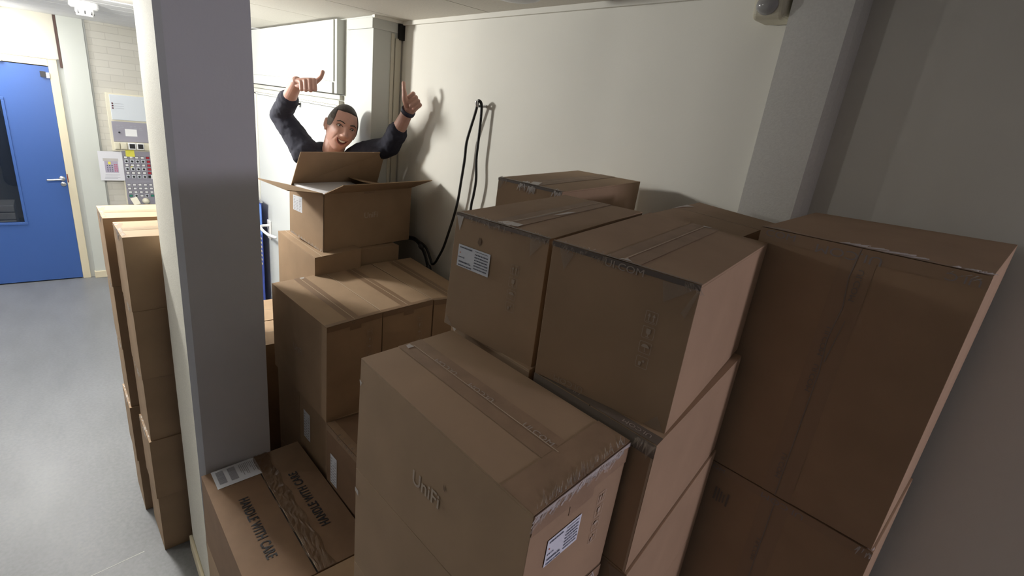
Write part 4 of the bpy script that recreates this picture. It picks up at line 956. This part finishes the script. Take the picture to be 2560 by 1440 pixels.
def face_y(X, Z):
    h = bvh.ray_cast(Vector((X, 0.4, Z)), Vector((0, -1, 0)))
    return h[0].y if h[0] else 0.05
body = MB()
body.add([hw(*v) for v in HV], HF)
for sg in (-1, 1):     # ears
    body.ball(hw(sg*.0715, -.008, -.006), (.007, .017, .030), (hx, hf, hup), 16, 10); body.ball(hw(sg*.078, -.015, .002), (.005, .015, .024), (hx, hf, hup), 16, 10)
nb = Vector((-2.605, 1.035, 1.775))
body.loft([hw(0, -.025, -.055), hw(0, -.03, -.10), nb, nb-Vector((0, 0, .06))], [.055, .053, .056, .07], 24)
body.loft([(-2.62, 1.0, .95), (-2.62, 1.0, 1.2), (-2.61, 1.01, 1.5), (-2.60, 1.02, 1.70), (-2.60, 1.03, 1.78)], [(.09, .13), (.08, .115), (.085, .13), (.085, .13), (.06, .08)], 24, ref=(.76, -.65, 0))
for p in ('R', 'L'):
    S_, E_, W_ = pos[p+'S'], pos[p+'E'], pos[p+'W']
    body.loft(smooth_path([S_, (S_+E_)/2, E_], 4), [.048-.001*i for i in range(9)], 16); body.loft(smooth_path([E_, E_.lerp(W_, .35), W_], 5), [.037+.004*math.sin(i/10*PI)-.0012*i for i in range(11)], 20)
def fist(wr, Kc, i_, d_, a_, thumb, sc=1.0):
    i_.normalize(); d_.normalize(); a_.normalize()
    for k, (o_, r_, L_) in enumerate(((.031, .0100, .040), (.0105, .0103, .043), (-.0105, .0099, .040), (-.0305, .0088, .034))):
        K = Kc+i_*o_*sc - d_*(.002*(k in (1, 2))) + a_*(.003*(k in (1, 2)))
        Pp = K+d_*L_*sc+a_*.004; D = Pp-a_*.026*sc+d_*.001; T = D-d_*.020*sc-a_*.004
        body.loft(smooth_path([wr+i_*o_*.45+a_*.004, wr.lerp(K, .55)+i_*o_*.12-d_*.003, K-a_*.004], 4), [.015, .0145, .014, .0135, .013, .0125, .012, .0118, .0115], 12)
        body.loft([K-a_*.002, K.lerp(Pp, .5)+a_*.001, Pp], [r_*1.08, r_*.97, r_*1.02], 12)
        body.loft([Pp, D], [r_*.98, r_*.9], 12); body.loft([D, T], [r_*.88, r_*.78], 12)
    c = wr.lerp(Kc, .62)+d_*.014; body.ball(c, (.036*sc, .030*sc, .017*sc), (i_, (Kc-wr).normalized(), d_))
    body.ball(wr.lerp(Kc, .5)+i_*.016+d_*.018, (.018, .022, .016), (i_, (Kc-wr).normalized(), d_))
    th = smooth_path(thumb, 5); n_ = len(th)
    body.loft(th, [(.0145-.0045*min(1, j/(n_*.55)))*(1-.12*math.sin(PI*max(0, (j/n_-.55)/.45))) if j < n_*.9 else .0092 for j in range(n_)], 14)
# right hand (image left)
x_ = -2.50
wrR = pos['RW']; KR = pix(769, 203, -2.485)
fist(wrR, KR, CR*.995+CU*.10, -CU*.99+CR*.06, (CAMP-KR).normalized(), [pix(757, 205, -2.52), pix(783, 206, -2.505), pix(794, 201, -2.495), pix(803, 192, -2.49), pix(807, 180, -2.50)])
wrL = pos['LW']; KL = pix(1041, 249, -2.175)
fist(wrL, KL, -CR*.50+CU*.866, -CR*.82-CU*.57, (CAMP-KL).normalized(), [pix(1019, 268, -2.205), pix(1012, 248, -2.195), pix(1011, 232, -2.19), pix(1009.5, 219, -2.19), pix(1009, 208, -2.20)], .95)
for q in ((-2.70, .985), (-2.62, 1.06)):
    body.loft([(q[0]*.5-2.62*.5, q[1]*.5+.5, .95), (q[0], q[1], .52), (q[0], q[1], .10)], [.085, .055, .04], 16); body.loft([(q[0]-.03, q[1]+.02, .05), (q[0]+.12, q[1]-.05, .035)], [.036, .03], 12)
man = mesh_obj('person', body.v, body.f, SK); 
rm = man.modifiers.new('union', 'REMESH'); rm.mode = 'VOXEL'; rm.voxel_size = 0.0022; rm.use_smooth_shade = True
sm_ = man.modifiers.new('soften', 'SMOOTH'); sm_.factor = 0.5; sm_.iterations = 2
c0 = Vector((-2.62, 1.0, 0.0))
for v in man.data.vertices: v.co -= c0
man.location = c0
man['label'] = 'smiling person in a navy sweatshirt raising both thumbs behind the open carton'; man['category'] = 'person'
# clothing
hd = MB()
hd.loft([(-2.62, 1.0, .90), (-2.62, 1.0, 1.2), (-2.61, 1.005, 1.5), (-2.60, 1.01, 1.66), (-2.60, 1.02, 1.755)], [(.105, .145), (.098, .135), (.10, .142), (.098, .142), (.07, .10)], 32, ref=(.76, -.65, 0))
for p in ('R', 'L'):
    S_, E_, W_ = pos[p+'S'], pos[p+'E'], pos[p+'W']; k_ = .50 if p == 'R' else .44
    cf = E_.lerp(W_, k_); sh = Vector((-2.60, 1.02, 1.68)).lerp(S_, .5)
    up1 = smooth_path([sh, S_, S_.lerp(E_, .5), E_], 5)
    hd.loft(up1, [(.075 if p == 'R' else .062)-(.0016 if p == 'R' else .0008)*i for i in range(len(up1))], 22)
    el = smooth_path([E_, E_.lerp(cf, .5), cf], 4); hd.loft(el, [.050, .0505, .050, .049, .048, .0475, .0465, .046, .0455], 22)
    hd.ball(S_, .072 if p == 'R' else .060)
    hd.loft([E_.lerp(W_, k_-.16), E_.lerp(W_, k_+.015)], [.0495, .0495], 22, caps=False)
for k in range(24):                     # hood gathered round the neck
    a = 2*PI*k/24; c_, s_ = math.cos(a), math.sin(a)
    q = nb+hx*(.070*c_)+hf*(.062*s_)+Vector((0, 0, .012-.038*max(0, s_)+.026*max(0, -s_)))
    hd.ball(q, .027+.010*max(0, -s_)+.004*abs(c_), seg=14, rings=8)
ho = mesh_obj('sweatshirt', hd.v, hd.f, NAVY, man)
rm = ho.modifiers.new('union', 'REMESH'); rm.mode = 'VOXEL'; rm.voxel_size = 0.0045; rm.use_smooth_shade = True
dp = ho.modifiers.new('folds', 'DISPLACE'); tx = bpy.data.textures.new('cloth_folds', 'CLOUDS'); tx.noise_scale = 0.045; tx.noise_depth = 2; dp.texture = tx; dp.strength = 0.012; dp.mid_level = 0.5
sm_ = ho.modifiers.new('soften', 'SMOOTH'); sm_.iterations = 3
tr = MB()
for q in ((-2.70, .985), (-2.62, 1.06)): tr.loft([(q[0]*.3-2.62*.7, q[1]*.3+.7, 1.0), (q[0], q[1], .52), (q[0], q[1], .09)], [.10, .075, .06], 20)
to = mesh_obj('trousers', tr.v, tr.f, mat('dark_trousers', (0.02, 0.022, 0.03), .9), man, smooth=True)
for q in ((-2.70, .985), (-2.62, 1.06)):
    s_ = MB(); s_.loft([(q[0]-.04, q[1]+.025, .045), (q[0]+.05, q[1]-.015, .05), (q[0]+.14, q[1]-.055, .038)], [.044, .045, .037], 16); mesh_obj('shoe', s_.v, s_.f, M['black'], man, smooth=True)
# hair: short, dark on top, greying at the sides
def hmask(th, ph):
    p = head_pt(th, ph); X, Y, Z = p
    if Y > 0: q_ = max(0, min(1, (abs(X)-.046)/.020)); q_ = q_*q_*(3-2*q_); lim = .078+.004*gs(X, .025)-.085*q_
    else: lim = .0-.055*min(1, -Y/.07)
    return Z-lim
def hoff(th, ph): m_ = hmask(th, ph); return -.006+.0085*max(0, min(1, (m_+.006)/.010))+.003*max(0, min(1, (head_pt(th, ph).z-.06)/.05))
hv, hfc = head_mesh(hoff)
def inz(v): return v.z
HD = mat('dark_brown_hair', (0.028, 0.020, 0.016), .65, noise=(260, .5, (1, 1, 1)), bump=(500, .8, .002))
HG = mat('greying_side_hair', (0.165, 0.145, 0.135), .7, noise=(260, .4, (1, 1, 1)), bump=(500, .8, .002))
HM = mat('cropped_brown_hair', (0.075, 0.058, 0.048), .7, noise=(260, .4, (1, 1, 1)), bump=(500, .8, .002))
fmx = []
for f in hfc:
    z_ = sum(hv[i].z for i in f)/len(f)+.010*math.sin(40*sum(hv[i].y for i in f)/len(f))
    z_ += .02*max(0, sum(hv[i].y for i in f)/len(f))/.09
    fmx.append(0 if z_ > .068 else (1 if z_ < .048 else 2))
ha = mesh_obj('hair', [hw(*v) for v in hv], hfc, [HD, HG, HM], man, fmx, True)
# face details
IR = mat('dark_iris', (0.02, 0.014, 0.01), .2); EW = mat('eye_white', (0.55, 0.52, 0.50), .3)
for sg in (-1, 1):
    ex, ez = sg*.031, .010; ey = face_y(ex, ez)
    e_ = MB(); e_.ball(hw(ex, ey-.0068, ez), (.0120, .0105, .0090), (hx, hf, hup), 18, 12, 0); e_.ball(hw(ex+.001, ey+.0012, ez-.0005), (.0046, .003, .0046), (hx, hf, hup), 14, 8, 1)
    mesh_obj('eye', e_.v, e_.f, [EW, IR], man, e_.m, True)
    l_ = MB(); pts_ = [(ex+sg*dx*1.0, ez+dz) for dx, dz in ((-.0135, -.001), (-.007, .0052), (0, .0068), (.007, .0052), (.0135, -.0005))]
    l_.loft([hw(x, face_y(x, z)+.0012, z) for x, z in pts_], [.0010, .0018, .0020, .0018, .001], 8); mesh_obj('eyelid', l_.v, l_.f, mat('lash_line', (.06, .03, .025), .6), man, smooth=True)
    b_ = MB(); pts_ = [(ex+sg*dx, ez+dz) for dx, dz in ((-.017, .0165), (-.008, .0205), (.004, .0225), (.016, .0165))]
    b_.loft([hw(x, face_y(x, z)+.0008, z) for x, z in pts_], [.0018, .0028, .0028, .0013], 8); mesh_obj('eyebrow', b_.v, b_.f, HD, man, smooth=True)
mo = MB()
def mouth_poly(sx, top, bot, n_=18):
    out_ = []
    for k in range(n_+1): t = -1+2*k/n_; out_.append((sx*t, -.0535+.006*t*t-top*(1-t*t)*0))
    for k in range(n_, -1, -1): t = -1+2*k/n_; out_.append((sx*t, -.0535+.006*t*t-bot*math.sqrt(max(0, 1-t*t))))
    return out_
mp = mouth_poly(.0255, 0, .0215); yb = face_y(0, -.046)-.007
def my(x, z): return face_y(x, z)+.0010
mo.add([hw(x, my(x, z), z) for x, z in mp], []); n_ = 19
for k in range(n_-1): mo.f.append((k, k+1, len(mp)-2-k, len(mp)-1-k)); mo.m.append(0)
mesh_obj('mouth', mo.v, mo.f, mat('open_mouth', (0.09, 0.012, 0.012), .4), man, smooth=True)
te = MB(); N_ = 14
for k in range(N_+1):
    t = -1+2*k/N_; x = .0205*t; z0 = -.0545+.0055*t*t; z1 = z0-.0085*math.sqrt(max(.05, 1-t*t)); yy = face_y(x*1.1, -.049)-.002-.003*t*t
    te.v += [hw(x, max(yy, my(x, z0)+.0006), z0), hw(x, max(yy, my(x, z1)+.0006), z1)]
for k in range(N_): te.f.append((2*k, 2*k+1, 2*k+3, 2*k+2)); te.m.append(0)
o_ = mesh_obj('upper_teeth', te.v, te.f, mat('teeth', (.72, .66, .56), .3), man, smooth=True); s_ = o_.modifiers.new('s', 'SOLIDIFY'); s_.thickness = .002
lp = MB(); LIP = mat('lips', (.36, .13, .11), .45)
up_l = [(.0275*t, -.0525+.0065*t*t) for t in (-1, -.6, -.2, .2, .6, 1)]; lo_l = [(.027*t, -.0525+.0065*t*t-.0235*math.sqrt(max(0, 1-t*t))) for t in (-1, -.85, -.5, 0, .5, .85, 1)]
lp.loft([hw(x, face_y(x, z)+.0004, z) for x, z in up_l], [.001, .002, .0024, .0024, .002, .001], 8); lp.loft([hw(x, face_y(x, z)+.0004, z) for x, z in lo_l], [.001, .002, .0026, .003, .0026, .002, .001], 8)
mesh_obj('lips', lp.v, lp.f, LIP, man, smooth=True)
# wristband
wb = MB(); d_ = (pos['LW']-pos['LE']).normalized(); c_ = pos['LW']-d_*.004
a1 = d_.cross(Vector((0, 0, 1))).normalized(); a2 = d_.cross(a1)
ns, nr = 28, 6
for k in range(ns):
    t = 2*PI*k/ns; o = a1*math.cos(t)+a2*math.sin(t)
    for r_, h_ in ((.029, -.010), (.0325, -.010), (.034, -.004), (.034, .004), (.0325, .010), (.029, .010)): wb.v.append(c_+o*r_+d_*h_)
for k in range(ns):
    k2 = (k+1) % ns
    for j in range(nr): j2 = (j+1) % nr; wb.f.append((k*nr+j, k2*nr+j, k2*nr+j2, k*nr+j2)); wb.m.append(0)
mesh_obj('wristband', wb.v, wb.f, mat('navy_wristband', (.012, .014, .04), .5), man, smooth=True)
